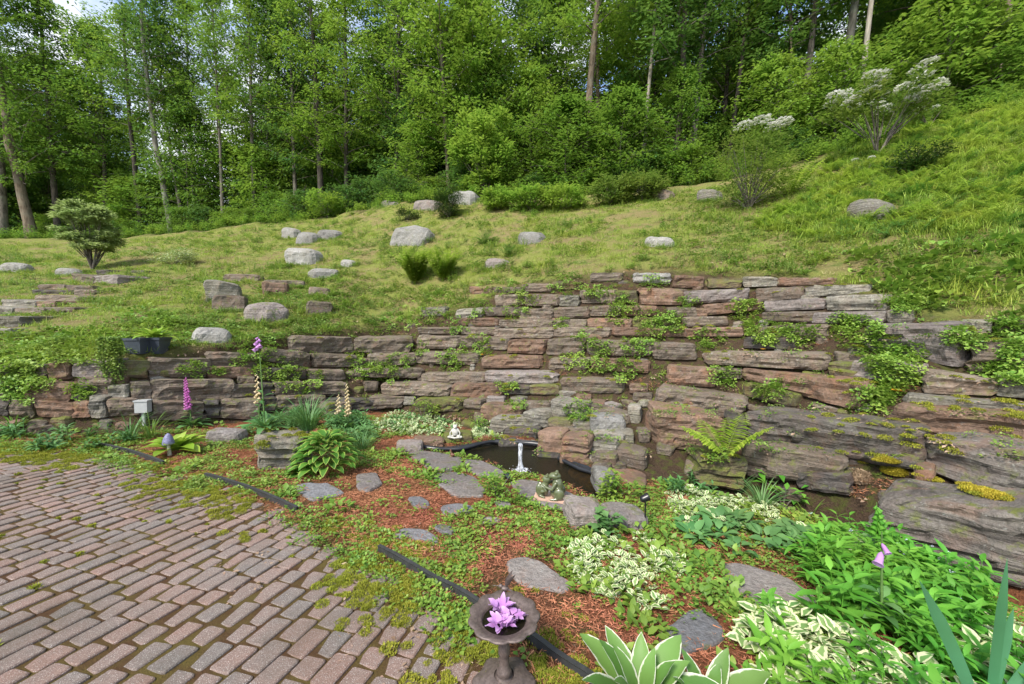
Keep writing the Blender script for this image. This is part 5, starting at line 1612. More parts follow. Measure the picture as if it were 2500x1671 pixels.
def foxglove(label, u, v, h, mat, nfl, lean=0, basal=14, flfrom=.45, blue=True):
    o = plantat('foxglove', label, 'foxglove', u, v)
    leafparts(o, 'leaf', rosette(basal, .18, .34, .30, .2, 1.1, .9), 'blue_leaf' if blue else 'weed', 'ovate', 4)
    m_ = MB(); m_.tube(np.array([[0, 0, 0], [lean * .5, 0, h * .5], [lean, 0, h]]), [.009, .007, .003], 6)
    link('stem', m_.mesh('stem', M['stem']), o)
    for i in range(8):
        t_ = .1 + .04 * i
        V, F, U = leaves([(lean * t_, 0, h * t_)], i * 2.2, .5, .2 * (1 - t_), .06, .9, 'lance', 3)
        link('leaf', mesh('leaf', V, F, U, True, [M['blue_leaf']]), o)
    for i in range(nfl):
        k = i / nfl
        z = h * (flfrom + (.97 - flfrom) * k)
        az = -1.57 + (i % 3 - 1) * 1.0 + R_(-.3, .3)
        s_ = .078 * (1 - .6 * k)
        m_ = MB()
        n_ = 8
        d = np.array([math.cos(az) * .75, math.sin(az) * .75, -.66]); d /= np.linalg.norm(d)
        sx = np.cross(d, [0, 0, 1.]); sx /= np.linalg.norm(sx); sy = np.cross(d, sx)
        ring = []
        for q, (t_, r_) in enumerate(((0, .12), (.25, .36), (.6, .42), (.9, .50), (1.05, .68))):
            th_ = np.linspace(0, 6.283, n_, endpoint=False)
            ring.append(np.array([lean * z / h, 0, z]) + d * s_ * t_ + (np.cos(th_)[:, None] * sx + np.sin(th_)[:, None] * sy) * s_ * r_ * .55)
        V = np.concatenate(ring)
        F = np.concatenate([np.stack([k_ * n_ + np.arange(n_), k_ * n_ + (np.arange(n_) + 1) % n_, (k_ + 1) * n_ + (np.arange(n_) + 1) % n_, (k_ + 1) * n_ + np.arange(n_)], 1) for k_ in range(4)])
        m_.add(V, F, np.column_stack([np.zeros(len(V)), np.repeat(np.linspace(0, .8, 5), n_)]))
        link('blossom', m_.mesh('blossom', M[mat]), o)
    return o
foxglove('tall foxglove with magenta bells in front of the left wall', 440, 978, .86, 'purple_petal', 36, -.07, 18, .40)
foxglove('fading foxglove with a few pink bells high on the stem beside the wall', 608, 985, 1.22, 'lilac_petal', 7, -.05, 20, .86)
foxglove('foxglove with cream bells in front of the left part of the terraced wall', 800, 985, .86, 'cream_petal', 26, -.02, 14, .35)
foxglove('pale cream foxglove spent and leaning just left of the pink one', 596, 982, .98, 'cream_petal', 16, -.02, 8, .5)
foxglove('short foxglove with small cream buds left of the cream one', 776, 984, .66, 'cream_petal', 14, .02, 8, .5)
o = foxglove('green foxglove spike not yet in flower beside the creek', 2010, 1290, .50, 'lush', 16, -.03, 6, .6)
o = foxglove('budding foxglove stem with one pink bell in the leafy mass', 2020, 1450, .62, 'lilac_petal', 2, -.03, 6, .80, True)

def fernplant(label, u, v, n, Ln, mat='fern', az=None, el=(.7, 1.3), npin=22, name='fern', dy=0, pw=.16):
    p_ = on(u, v)
    o = thing(name, label, 'fern', p_ + np.array([0, dy, 0]))
    for i in range(n):
        m_ = MB()
        a = (i * 2.4 + R_(-.3, .3)) if az is None else az[i % len(az)] + R_(-.15, .15)
        frond(m_, (R_(-.03, .03), R_(-.03, .03), 0), a, R_(*el), Ln * R_(.8, 1.1), R_(.3, .8), npin, pw)
        link('frond', m_.mesh('frond', M[mat]), o)
    return o
fernplant('fern with tall fronds growing from the wall above the blue green blades', 1655, 1040, 5, .62, 'fern', [1.2, .6, 1.9, -.9, 2.6], (.7, 1.4), 26, dy=-.1, pw=.22)
fernplant('single fern frond arching over the long grey slab', 2010, 1040, 2, .42, 'fern', [.3, .5], (.3, .6), 24, dy=-.1, pw=.14)
o = fernplant('dense clump of bright green ferns in the middle of the slope', 950, 652, 46, 1.25, 'fern', None, (1.1, 1.55), 24)
for a in [(1000, 650), (930, 640), (1020, 630), (970, 625)]:
    pass
fernplant('bright fern clump joined to the right of the large fern clump', 1015, 645, 36, 1.1, 'fern', None, (1.1, 1.55), 22)
fernplant('small vivid green plant tuft right of the fern clumps', 1165, 590, 16, .5, 'fern_dark', None, (.8, 1.4), 14)
fernplant('tall fern beside the flowering bush at the woodland edge', 1810, 450, 10, 1.3, 'fern', None, (.9, 1.4), 20)
fernplant('fern clump low on the slope left of the small pale boulder', 1110, 560, 20, .6, 'fern_dark', None, (.5, 1.3), 14)

def shrub(label, u, v, wpx, hpx, mat, nl=1500, L0=.07, wr=.4, name='shrub', cat='shrub', flowers=0, fl_mat=None, open_=0.0, Y=None, stems=7, prof='ovate', flat_=0.0, group=None, clusters=None):
    if Y is None:
        p_ = on(u, v)
    else:
        x = ray(u, v)[0] / ray(u, v)[1] * Y
        p_ = np.array([x, Y, float(T0(x, Y))])
    sc = p_[1] / K
    if p_[1] > 12: L0 *= 1.45; nl = int(nl * 1.5)
    rx, hz = wpx * sc / 2, hpx * sc
    o = thing(name, label, cat, p_, 0, group)
    ncl = clusters or max(10, nl // 45)
    C_ = []
    for i in range(ncl):
        a, q = R_(0, 6.28), R_(.15, 1) ** .5
        z = hz * (open_ + (1 - open_) * R_(.12, 1))
        k = math.sin(min(1, max(.05, (z / hz - open_ * .6))) * 2.6) ** .6 if z / hz > .05 else .5
        C_.append((rx * q * k * math.cos(a), rx * q * k * math.sin(a) * .8, z * (1 - .12 * q)))
    C_ = np.array(C_)
    m_ = MB()
    for i in range(stems):
        t_ = C_[rng.integers(len(C_))]
        m_.tube(np.array([[0, 0, -.03], [t_[0] * .35, t_[1] * .35, t_[2] * .4], [t_[0] * .8, t_[1] * .8, t_[2] * .95]]), [.012 * hz + .005, .008 * hz + .004, .004], 5, False)
    for i in range(min(ncl, 30)):
        t_ = C_[i]
        m_.tube(np.array([[t_[0] * .3, t_[1] * .3, t_[2] * .4], t_ * .97]), [.006 * hz + .003, .003], 4, False)
    link('stems', m_.mesh('stems', M['bark']), o)
    m_ = MB()
    per = nl // ncl
    idx_ = np.repeat(np.arange(ncl), per)
    n_ = len(idx_)
    cr_ = (rx * hz) ** .5 * (.20 if clusters is None else .14) + .05
    D_ = rng.normal(0, 1, (n_, 3)); D_ /= np.linalg.norm(D_, axis=1)[:, None]
    D_[:, 2] *= (1 - flat_)
    P = C_[idx_] + D_ * cr_ * R_(.3, 1, n_)[:, None]
    P[:, 2] = np.maximum(P[:, 2], .02)
    L_ = L0 * R_(.7, 1.3, n_)
    m_.add(*leaves(P, np.arctan2(D_[:, 1], D_[:, 0]) + R_(-.6, .6, n_), R_(-.3, .7, n_), L_, L_ * wr, .5, prof, 2, .3))
    link('foliage', m_.mesh('foliage', M[mat]), o)
    if flowers:
        top = C_[np.argsort(-(C_[:, 2] + .3 * R_(0, 1, ncl) * hz))][:flowers]
        for c in top:
            m_ = MB()
            D_ = rng.normal(0, 1, (60, 3)); D_ /= np.linalg.norm(D_, axis=1)[:, None]
            D_[:, 2] = np.abs(D_[:, 2]) * .8
            s_ = cr_ * .62
            m_.add(*leaves(c + D_ * s_ * np.array([1, 1, .6]) + np.array([0, -cr_ * .3, cr_ * .7]), R_(0, 6.28, 60), R_(-.2, .8, 60), s_ * .42, s_ * .42, .4, 'round', 2, .3))
            link('flower_head', m_.mesh('flower_head', M[fl_mat or 'white_petal']), o)
    return o
shrub('small pale leaved tree with layered branches standing alone on the left lawn', 212, 618, 105, 155, 'pale_leaf', 5200, .10, .5, 'small_tree', 'tree', open_=.22, stems=12, flat_=.6, clusters=60)
shrub('low shrub with white and green leaves on the left lawn', 397, 606, 80, 32, 'var', 500, .14, .16, open_=.0, prof='lance')
shrub('dark green round evergreen bush in front of the stony knoll', 1028, 500, 62, 62, 'dark_leaf', 2600, .10, .16, prof='lance')
shrub('tall bright yellow green bush at the top of the slope in the centre', 1112, 482, 150, 190, 'shrub_leaf', 5200, .15, .42, Y=19.5, clusters=46)
shrub('short yellow green bush at the foot of the tall one', 1140, 482, 85, 45, 'shrub_leaf', 1400, .11, .4)
shrub('low yellow green bush to the right of the tall bright bush', 1215, 484, 90, 55, 'shrub_leaf', 1400, .11, .4)
shrub('low wide yellow green bush at the centre of the slope top', 1290, 480, 110, 48, 'shrub_leaf', 1500, .11, .4)
shrub('olive bush with sparse leaves under the trees', 1400, 470, 90, 60, 'laurel_leaf', 1400, .12, .4)
shrub('leafy bush beside the brown grey boulder', 1470, 462, 100, 62, 'laurel_leaf', 1500, .12, .4)
shrub('yellow green bush at the woodland edge left of the knoll', 752, 495, 95, 58, 'shrub_leaf', 1300, .12, .4)
shrub('small dark round bush low on the slope left of the knoll', 935, 505, 42, 24, 'dark_leaf', 700, .07, .3)
shrub('mountain laurel bush with two small white flower heads', 1715, 478, 165, 170, 'laurel_leaf', 3800, .12, .34, 'laurel_bush', 'laurel', flowers=4, stems=12)
lau = shrub('open mountain laurel crowned with large white flower heads on the right bank', 2010, 358, 215, 150, 'laurel_leaf', 1500, .12, .34, 'laurel_bush', 'laurel', flowers=34, open_=.5, stems=10, clusters=34)
shrub('low laurel twig with a small white flower head below the open laurel', 1985, 400, 60, 34, 'laurel_leaf', 240, .11, .34, 'laurel_bush', 'laurel', flowers=2)
shrub('white flowering laurel sprig at the right of the open laurel', 2130, 292, 60, 55, 'laurel_leaf', 200, .11, .34, 'laurel_bush', 'laurel', flowers=5, open_=.4)
shrub('dark spreading bush among the ferns right of the open laurel', 2095, 395, 110, 60, 'dark_leaf', 1800, .10, .4)
shrub('low leafy bush by the near pond edge beside the small spotlight', 1140, 1142, 80, 56, 'weed', 360, .05, .5, stems=8)
shrub('small creeping plant on the cascade rocks', 1335, 965, 50, 24, 'weed', 200, .035, .6, name='small_plant', cat='plant')
shrub('round leaved plant beside the right pond spotlight', 1415, 1140, 70, 60, 'weed', 260, .055, .7, name='small_plant', cat='plant')
shrub('blue green plant in front of the near pond rocks', 1385, 1225, 70, 45, 'blue_leaf', 90, .075, .85, name='small_plant', cat='plant', prof='round')
shrub('little plant growing at the foot of the rust coloured boulder', 1640, 1060, 44, 26, 'weed', 120, .05, .7, name='small_plant', cat='plant')
shrub('yellow green foliage at the back of the pond beside the white frog', 1100, 985, 40, 34, 'ivy', 160, .05, .6, name='small_plant', cat='plant')
shrub('tall broad leaved plant by the dark slate beside the creek', 1795, 1165, 90, 75, 'lush', 40, .15, .4, name='small_plant', cat='plant', clusters=12)
shrub('leafy perennial left of the mossy cascade rocks', 970, 962, 60, 45, 'weed', 220, .09, .35, name='small_plant', cat='plant', prof='lance')
# forget-me-not dots over the creek
pts = []
for u, v in [(2040, 1200), (2076, 1238), (2058, 1246), (2066, 1270), (2132, 1252), (2148, 1280), (2172, 1266), (2100, 1256), (1856, 1176), (2300, 1360), (2196, 1372), (1950, 1216), (2166, 1340), (2180, 1310)]:
    q = base(u, v + 60)
    r_ = ray(u, v); t_ = q[1] / r_[1]
    pts.append((q, np.array([0, 0, EYE]) + r_ * t_))
for q, p_ in pts:
    o = thing('forget_me_not', 'pale blue forget-me-not on a thin stem over the creek', 'flower', q, 0, 'forget-me-nots over the creek')
    m_ = MB(); m_.tube(np.array([[0, 0, 0], (p_ - q) * .5 + np.array([.01, 0, 0]), p_ - q]), .0015, 4, False)
    link('stem', m_.mesh('stem', M['stem']), o)
    m_ = MB(); m_.add(*leaves(np.tile(p_ - q, (10, 1)) + rng.normal(0, .006, (10, 3)), np.arange(10) * 1.256, .35, .009, .008, .2, 'round', 2, .1))
    link('blossom', m_.mesh('blossom', M['forget']), o)

# ------------------------------------------------------------------ garden ornaments
def loc(u, v): return on(u, v)
# birdbath
bbp = base(1155, 1566)
bb = thing('birdbath', 'small brown cast iron birdbath with a scalloped bowl and hummingbird figure', 'birdbath', bbp)
bb.scale = (1.04, 1.04, 1.0)
rimz = .335
m_ = MB()
n_ = 96; th_ = np.linspace(0, 2 * np.pi, n_, endpoint=False)
def ringz(r_, z, sc_): return np.stack([r_ * (1 + sc_ * np.abs(np.cos(th_ * 5.5)) - sc_ * .5) * np.cos(th_), r_ * (1 + sc_ * np.abs(np.cos(th_ * 5.5)) - sc_ * .5) * np.sin(th_), np.full(n_, z) + sc_ * .02 * np.cos(th_ * 11)], 1)
prof_ = [(.030, -.085, 0), (.05, -.078, 0), (.09, -.055, .01), (.118, -.025, .03), (.150, -.006, .07), (.158, .0, .08), (.152, .006, .08), (.118, -.004, .03), (.112, -.010, .01), (.104, -.008, 0), (.100, -.018, 0), (.085, -.040, 0), (.05, -.055, 0), (.001, -.060, 0)]
V = np.concatenate([ringz(r_, rimz + z, s_) for r_, z, s_ in prof_])
F = np.concatenate([np.stack([k * n_ + np.arange(n_), k * n_ + (np.arange(n_) + 1) % n_, (k + 1) * n_ + (np.arange(n_) + 1) % n_, (k + 1) * n_ + np.arange(n_)], 1) for k in range(len(prof_) - 1)])
link('bowl', mesh('bowl', V, F, None, True, [M['iron']]), bb)
m_ = MB()
m_.lathe([(.012, .29), (.020, .275), (.024, .25), (.019, .235), (.020, .20), (.027, .18), (.027, .15), (.020, .14), (.024, .12), (.021, .09), (.032, .075), (.036, .055), (.030, .045), (.05, .035)], 20)
link('pedestal', m_.mesh('pedestal', M['iron']), bb)
wave_n = 6
m_ = MB(); m_.lathe([(.045, .045), (.07, .038), (.095, .026), (.105, .022), (.128, .016), (.136, .008), (.130, 0), (.13, -.01)], 48, np.array([0, .02, .04, .04, .07, .09, .09, .09]))
link('base', m_.mesh('base', M['iron']), bb)
m_ = MB(); m_.lathe([(.096, rimz - .022), (.05, rimz - .022), (.001, rimz - .022)], 32)
V, F, U = m_.get()
link('water', mesh('water', V, upward(V, F), None, True, [M['water']]), bb)

def remeshed(name, blobs, mat, parent=None, vox=.006, at=None, rz=0, label=None, cat=None, group=None, sm=6):
    """blobs: (center, radii) ellipsoids and (a, b, ra, rb) capsules merged into one continuous figure"""
    m_ = MB()
    nu, nv = 16, 10
    th_, ph_ = np.linspace(0, 2 * np.pi, nu, endpoint=False), np.linspace(0, np.pi, nv + 1)
    def ell(c, r_):
        V = [[0, 0, 1]] + [[math.sin(p) * math.cos(t_), math.sin(p) * math.sin(t_), math.cos(p)] for p in ph_[1:-1] for t_ in th_] + [[0, 0, -1]]
        V = np.array(V) * np.array(r_) + np.array(c)
        T = [[0, 1 + i, 1 + (i + 1) % nu] for i in range(nu)]
        Q = [[1 + k * nu + i, 1 + (k + 1) * nu + i, 1 + (k + 1) * nu + (i + 1) % nu, 1 + k * nu + (i + 1) % nu] for k in range(nv - 2) for i in range(nu)]
        T += [[len(V) - 1, 1 + (nv - 2) * nu + (i + 1) % nu, 1 + (nv - 2) * nu + i] for i in range(nu)]
        n0 = m_.n
        m_.V.append(V); m_.U.append(np.zeros((len(V), 2))); m_.n += len(V)
        m_.F.setdefault(3, []).append(np.array(T) + n0); m_.F.setdefault(4, []).append(np.array(Q) + n0)
    for b in blobs:
        if len(b) == 2: ell(b[0], b[1])
        else:
            a_, b_ = np.array(b[0]), np.array(b[1]); k_ = max(3, int(np.linalg.norm(b_ - a_) / (min(b[2], b[3]) * .45)))
            for t_ in np.linspace(0, 1, k_): ell(a_ + (b_ - a_) * t_, (b[2] + (b[3] - b[2]) * t_,) * 3)
    o = link(name, m_.mesh(name, M[mat]), parent, at, (0, 0, rz))
    r_ = o.modifiers.new('remesh', 'REMESH'); r_.mode = 'VOXEL'; r_.voxel_size = vox; r_.use_smooth_shade = True
    s_ = o.modifiers.new('smooth', 'SMOOTH'); s_.iterations = sm; s_.factor = .5
    if label: tag(o, label, cat, group)
    return o
# hummingbird on the back rim, wings raised
bird = remeshed('bird_figure', [((0, .150, rimz + .022), (.020, .014, .012)), ((-.020, .150, rimz + .034), (.011, .010, .010)), ((-.028, .150, rimz + .034), (-.062, .152, rimz + .036), .003, .0015),
                                ((.015, .150, rimz + .016), (.045, .152, rimz + .0), .007, .003), ((0, .150, rimz), (0, .150, rimz + .02), .005, .005)], 'iron', bb, .0022, sm=2)
m_ = MB()
m_.add(*leaves([(0.002, .156, rimz + .026), (0.004, .144, rimz + .026)], [.5, .2], [1.15, 1.0], .085, .024, .25, 'lance', 5, .2, [1.2, -1.2]))
link('wing', m_.mesh('wing', M['iron']), bird)
# lilac blossoms in the bowl
for lb, (cx, cy), n_, sz in (('lilac pink blossom at the back of the birdbath bowl', (-.015, .05), 12, .075), ('lilac blossom in the middle right of the birdbath bowl', (.035, .0), 14, .075), ('lilac blossoms at the near side of the birdbath bowl', (-.01, -.055), 16, .07)):
    m_ = MB()
    a = np.arange(n_) * 2.4 + R_(-.2, .2, n_)
    P = np.stack([.02 * np.cos(a), .012 * np.sin(a), R_(0, .02, n_)], 1); sz *= .88
    m_.add(*leaves(P, a, R_(.2, 1.1, n_), sz * R_(.7, 1.1, n_), sz * .48, R_(.2, .9, n_), 'ovate', 6, .35, R_(-.3, .3, n_), .09))
    o = link('blossom_cluster', m_.mesh('blossom_cluster', M['lilac_petal']), None, bbp + np.array([cx, cy, rimz - .018]))
    tag(o, lb, 'blossom')

# frog pair
q = on(1262, 1143)
fg = thing('frog_pair_statue', 'green glazed statue of two frogs hugging on a terracotta plate', 'statue', q + np.array([0, 0, .0]), -.25)
fg.scale = (1.4,) * 3
m_ = MB(); m_.box((0, 0, .006), (.25, .13, .014)); link('plate', m_.mesh('plate', M['plate'], False), fg)
z0 = .013
big = [((.050, 0, z0 + .085), (.042, .040, .075)), ((.045, 0, z0 + .045), (.052, .048, .045)), ((.030, 0, z0 + .165), (.046, .036, .026)), ((.005, 0, z0 + .160), (.024, .028, .017)),
       ((.042, .022, z0 + .188), (.013,) * 3), ((.042, -.022, z0 + .188), (.013,) * 3),
       ((.066, -.045, z0 + .045), (.040, .020, .044)), ((.066, .045, z0 + .045), (.040, .020, .044)), ((.05, -.055, z0 + .010), (.005, -.06, z0 + .006), .011, .007), ((.05, .055, z0 + .010), (.005, .06, z0 + .006), .011, .007),
       ((.040, -.040, z0 + .120), (.015, -.052, z0 + .078), .014, .011), ((.015, -.052, z0 + .078), (-.038, -.034, z0 + .088), .011, .009), ((.040, .040, z0 + .120), (-.02, .042, z0 + .09), .014, .010)]
small = [((-.050, 0, z0 + .060), (.036, .034, .050)), ((-.032, 0, z0 + .135), (.032, .030, .030)), ((-.038, 0, z0 + .100), (.024, .024, .03)), ((-.028, .018, z0 + .160), (.010,) * 3), ((-.028, -.018, z0 + .160), (.010,) * 3),
         ((-.085, -.018, z0 + .055), (.028, .018, .046)), ((-.085, .022, z0 + .055), (.028, .018, .046)), ((-.085, -.022, z0 + .012), (-.045, -.035, z0 + .008), .010, .008),
         ((-.050, -.034, z0 + .085), (-.030, -.040, z0 + .060), .010, .009), ((-.03, -.040, z0 + .06), (-.062, -.034, z0 + .045), .008, .007)]
remeshed('large_frog', big, 'frog', fg, .004, sm=3)
remeshed('small_frog', small, 'frog', fg, .004, sm=3)
# white frog
q = on(1043, 1003)
wf = thing('meditating_frog_statue', 'weathered white frog statue sitting cross legged behind the pond', 'statue', q, .0)
wf.scale = (1.2,) * 3
remeshed('frog_body', [((0, 0, .075), (.045, .036, .060)), ((0, -.004, .150), (.030, .028, .024)), ((0, -.024, .144), (.020, .02, .012)), ((.018, 0, .170), (.009,) * 3), ((-.018, 0, .170), (.009,) * 3), ((0, 0, .125), (.022, .02, .03)),
                       ((.035, -.005, .115), (.065, -.02, .070), .010, .008), ((.065, -.02, .07), (.060, -.045, .030), .008, .008), ((-.035, -.005, .115), (-.065, -.02, .070), .010, .008), ((-.065, -.02, .07), (-.060, -.045, .030), .008, .008),
                       ((.03, 0, .02), (.085, -.03, .018), .020, .014), ((-.03, 0, .02), (-.085, -.03, .018), .020, .014), ((.085, -.03, .014), (-.01, -.065, .012), .013, .010), ((-.085, -.03, .014), (.01, -.062, .014), .013, .010)], 'whitefrog', wf, .005, sm=3)
# duck
q = on(1036, 1047)
remeshed('duck_figure', [((0, 0, .03), (.030, .022, .022)), ((.02, 0, .045), (.03, 0, .075), .010, .008), ((.032, 0, .085), (.013, .011, .012)), ((.042, 0, .083), (.06, 0, .079), .005, .003), ((-.03, 0, .035), (-.055, 0, .05), .012, .004), ((0, 0, .005), (.018, .016, .008))],
         'duck', None, .0035, q, 2.4, 'small rusty duck figure standing on the pond edge flagstone', 'figurine', sm=2)
# mushroom
q = on(387, 1044)
mu = thing('mushroom_ornament', 'slender mushroom ornament with a bluish cap and pale stem beside the patio', 'mushroom ornament', q)
m_ = MB(); m_.tube(np.array([[.012, 0, -.03], [.008, 0, .06], [0, 0, .14], [-.004, 0, .20]]), [.024, .020, .017, .013], 12)
link('stem', m_.mesh('stem', M['shroomstem']), mu)
m_ = MB(); m_.lathe([(.02, .150), (.045, .142), (.062, .146), (.064, .155), (.058, .19), (.045, .235), (.026, .268), (.010, .285), (.001, .288)], 24)
link('cap', m_.mesh('cap', M['shroomcap']), mu)
# grey box on post
q = on(330, 975)
gb_ = thing('outlet_box', 'grey plastic outlet box on a short stake in front of the left wall', 'outlet box', q, .2)
s_ = q[1] / K
m_ = MB(); m_.box((0, 0, s_ * 16), (.035, .03, s_ * 34)); link('stake', m_.mesh('stake', M['greybox'], False), gb_)
m_ = MB(); m_.box((0, 0, s_ * 44), (s_ * 25, s_ * 16, s_ * 26)); link('box', m_.mesh('box', M['greybox'], False), gb_)
m_ = MB(); m_.box((0, 0, s_ * 58), (s_ * 28, s_ * 19, s_ * 3)); link('lid', m_.mesh('lid', M['greybox'], False), gb_)
# planter with trailing vine
q = on(346, 812)
pl_ = thing('flower_pot', 'square slate blue plastic pot standing on top of the left wall', 'planter', q + np.array([0, .12, 0]), .1)
s_ = q[1] / K
def pot(parent, w0, w1, h_):
    m_ = MB()
    a, b = w0 / 2, w1 / 2
    V = [[sx * a * k, sy * a * k, z] for z, k in ((0, 1),) for sx, sy in ((-1, -1), (1, -1), (1, 1), (-1, 1))] + [[sx * b, sy * b, h_ * .86] for sx, sy in ((-1, -1), (1, -1), (1, 1), (-1, 1))]
    V += [[sx * b * 1.09, sy * b * 1.09, h_ * .86] for sx, sy in ((-1, -1), (1, -1), (1, 1), (-1, 1))] + [[sx * b * 1.10, sy * b * 1.10, h_] for sx, sy in ((-1, -1), (1, -1), (1, 1), (-1, 1))]
    V += [[sx * b * .97, sy * b * .97, h_] for sx, sy in ((-1, -1), (1, -1), (1, 1), (-1, 1))] + [[sx * b * .9, sy * b * .9, h_ * .8] for sx, sy in ((-1, -1), (1, -1), (1, 1), (-1, 1))]
    F = [[k * 4 + i, k * 4 + (i + 1) % 4, k * 4 + 4 + (i + 1) % 4, k * 4 + 4 + i] for k in range(5) for i in range(4)] + [[0, 3, 2, 1]]
    m_.add(V, F)
    link('body', m_.mesh('body', M['pot'], False), parent)
    m_ = MB(); m_.add([[sx * b * .92, sy * b * .92, h_ * .84] for sx, sy in ((-1, -1), (1, -1), (1, 1), (-1, 1))], [[0, 1, 2, 3]])
    link('soil', m_.mesh('soil', M['joint'], False), parent)
pot(pl_, s_ * 26, s_ * 36, s_ * 38)
pl2 = thing('flower_pot', 'square dark pot hidden under trailing ivy at the left of the other pot', 'planter', on(306, 812) + np.array([0, .1, 0]), .05)
pot(pl2, s_ * 28, s_ * 36, s_ * 36)
m_ = MB()
for k in range(60):
    x0 = R_(-.16, .14); L_ = R_(.3, .82)
    n_ = 14
    zz = np.linspace(0, -L_, n_)
    X = x0 + np.cumsum(R_(-.012, .012, n_)); Y = -.34 - .06 * np.linspace(0, 1, n_) ** .3 - R_(0, .12)
    P = np.stack([X, np.full(n_, Y[-1] if hasattr(Y, '__len__') else Y), zz + .29], 1)
    m_.add(*leaves(np.repeat(P, 2, 0) + rng.normal(0, .012, (n_ * 2, 3)), R_(-3, 0, n_ * 2), R_(-.8, .3, n_ * 2), .035, .032, .4, 'round', 2, .2))
    m_.tube(P, .0018, 3, False)
tag(link('trailing_vine', m_.mesh('trailing_vine', M['ivy_dark']), None, np.array(pl2.location)), 'curtain of small leaved vine hanging from the pot down the left wall', 'vine')
hp = thing('hosta', 'yellow green leafy plant growing in the slate blue pot', 'hosta', np.array(pl_.location) + np.array([-.05, 0, s_ * 34]))
leafparts(hp, 'leaf', rosette(22, .2, .40, .34, .3, 1.2, 1.0), 'lime', 'lance', 5)
# spotlights
def spot(label, u, v, rz, hh):
    q = on(u, v)
    o = thing('garden_spotlight', label, 'spotlight', q, rz)
    m_ = MB(); m_.tube([[0, 0, -.05], [0, 0, hh]], .007, 8); m_.tube([[0, 0, hh], [-.035, 0, hh + .02], [-.035, 0, hh + .05]], .006, 6); m_.tube([[0, 0, hh], [.035, 0, hh + .02], [.035, 0, hh + .05]], .006, 6)
    link('stake', m_.mesh('stake', M['black']), o)
    m_ = MB(); m_.lathe([(.001, -.05), (.022, -.048), (.030, -.03), (.036, .02), (.038, .03), (.034, .03), (.033, .02)], 20)
    hd = link('lamp_head', m_.mesh('lamp_head', M['black']), o, (0, 0, hh + .05), (math.radians(70), 0, .5))
    m_ = MB(); m_.lathe([(.033, .018), (.001, .020)], 20)
    link('lens', m_.mesh('lens', M['lens']), hd)
spot('black garden spotlight on a stake right of the pond', 1478, 1185, 1.2, .13)
spot('small black spotlight behind the low shrub at the near pond edge', 1160, 1108, .4, .04)

#--TREES--
def crown_mesh(name, mats, H, r0, z0, nlimb, per, nleaf, L0, W0, lean=.25, droop=.2, top=1.0):
    """branches that carry flat sprays of leaves; returns leaf mesh and branch mesh"""
    m_, b_ = MB(), MB()
    Ps, A_, E_, Ls = [], [], [], []
    for i in range(nlimb):
        k = (i + .5) / nlimb
        z = z0 + (H * .97 - z0) * k
        az = i * 2.4 + R_(-.5, .5)
        ln = r0 * (math.sin(min(1, k * .82 + .2) * math.pi) ** .7) * R_(.65, 1.15) * top
        e = R_(.15, .7) + .3 * k
        q = 7
        t_ = np.linspace(0, 1, q)
        X = ln * t_ * math.cos(az) * math.cos(e * .6); Y = ln * t_ * math.sin(az) * math.cos(e * .6)
        Z = z + ln * (t_ * math.sin(e) - .35 * droop * t_ ** 2)
        pts = np.stack([X, Y, Z], 1) + rng.normal(0, .05, (q, 3)) * t_[:, None] * ln * .5
        b_.tube(pts, np.linspace(.012 * H / 6 * (1.2 - k) + .008, .006, q), 5, False)
        for s_ in range(per):
            tt_ = R_(.25, 1.05)
            c = np.array([np.interp(tt_ * (q - 1), np.arange(q), pts[:, d]) for d in range(3)]) + rng.normal(0, .16, 3) * (ln * .5)
            sr = R_(.28, .6) * (L0 / .13) ** .5
            a = R_(0, 6.28, nleaf); rr_ = sr * np.sqrt(R_(0.02, 1, nleaf))
            tx, ty = R_(-.35, .35), R_(-.35, .35)
            P = np.stack([rr_ * np.cos(a), rr_ * np.sin(a), rr_ * (tx * np.cos(a) + ty * np.sin(a)) - .25 * rr_ + rng.normal(0, .05, nleaf)], 1) + c
            Ps.append(P); A_.append(a + R_(-.5, .5, nleaf)); E_.append(R_(-.9, .35, nleaf)); Ls.append(R_(.7, 1.25, nleaf) * L0)
    P = np.concatenate(Ps); Ln = np.concatenate(Ls)
    m_.add(*quadleaf(P, np.concatenate(A_), np.concatenate(E_), Ln, Ln * W0 / L0, .35))
    return m_.mesh(name, mats), b_.mesh('branches', M['bark'])

def trunk_mesh(bend, seed):
    rr_ = np.random.default_rng(seed)
    n_ = 12
    z = np.linspace(-.3, 16, n_)
    k = z.clip(0) / 16
    X = bend * np.sin(k * 3.0) + rr_.normal(0, .05, n_) * k; Y = rr_.normal(0, .06, n_) * k
    R0 = .20 * (1 - .62 * k) + .09 * np.exp(-z.clip(0) / .5)
    m_ = MB(); m_.tube(np.stack([X, Y, z], 1), R0, 12)
    return m_.mesh('trunk', M['bark'])
TRUNKS = [trunk_mesh(b, i) for i, b in enumerate((0, .25, -.25, .5, -.5))]
TALL = [crown_mesh('crown', M[mt], 16, 3.7, z0, 46, 8, 27, .22, .11, droop=.5) for mt, z0 in (('tree_leaf_a', 3.2), ('tree_leaf_b', 3.5), ('tree_leaf_a', 4.5), ('tree_leaf_c', 3), ('tree_leaf_b', 3))]
THIN = [crown_mesh('crown', M[mt], 16, 3.1, z0, 34, 7, 26, .21, .10, droop=.4) for mt, z0 in (('tree_leaf_a', 6.5), ('tree_leaf_c', 7), ('tree_leaf_b', 7.5))]
SAP = [crown_mesh('crown', M[mt], 5, 1.7, .5, 34, 8, 22, .17, .08, droop=.7) for mt in ('tree_leaf_a', 'tree_leaf_b', 'tree_leaf_c', 'tree_leaf_a')]
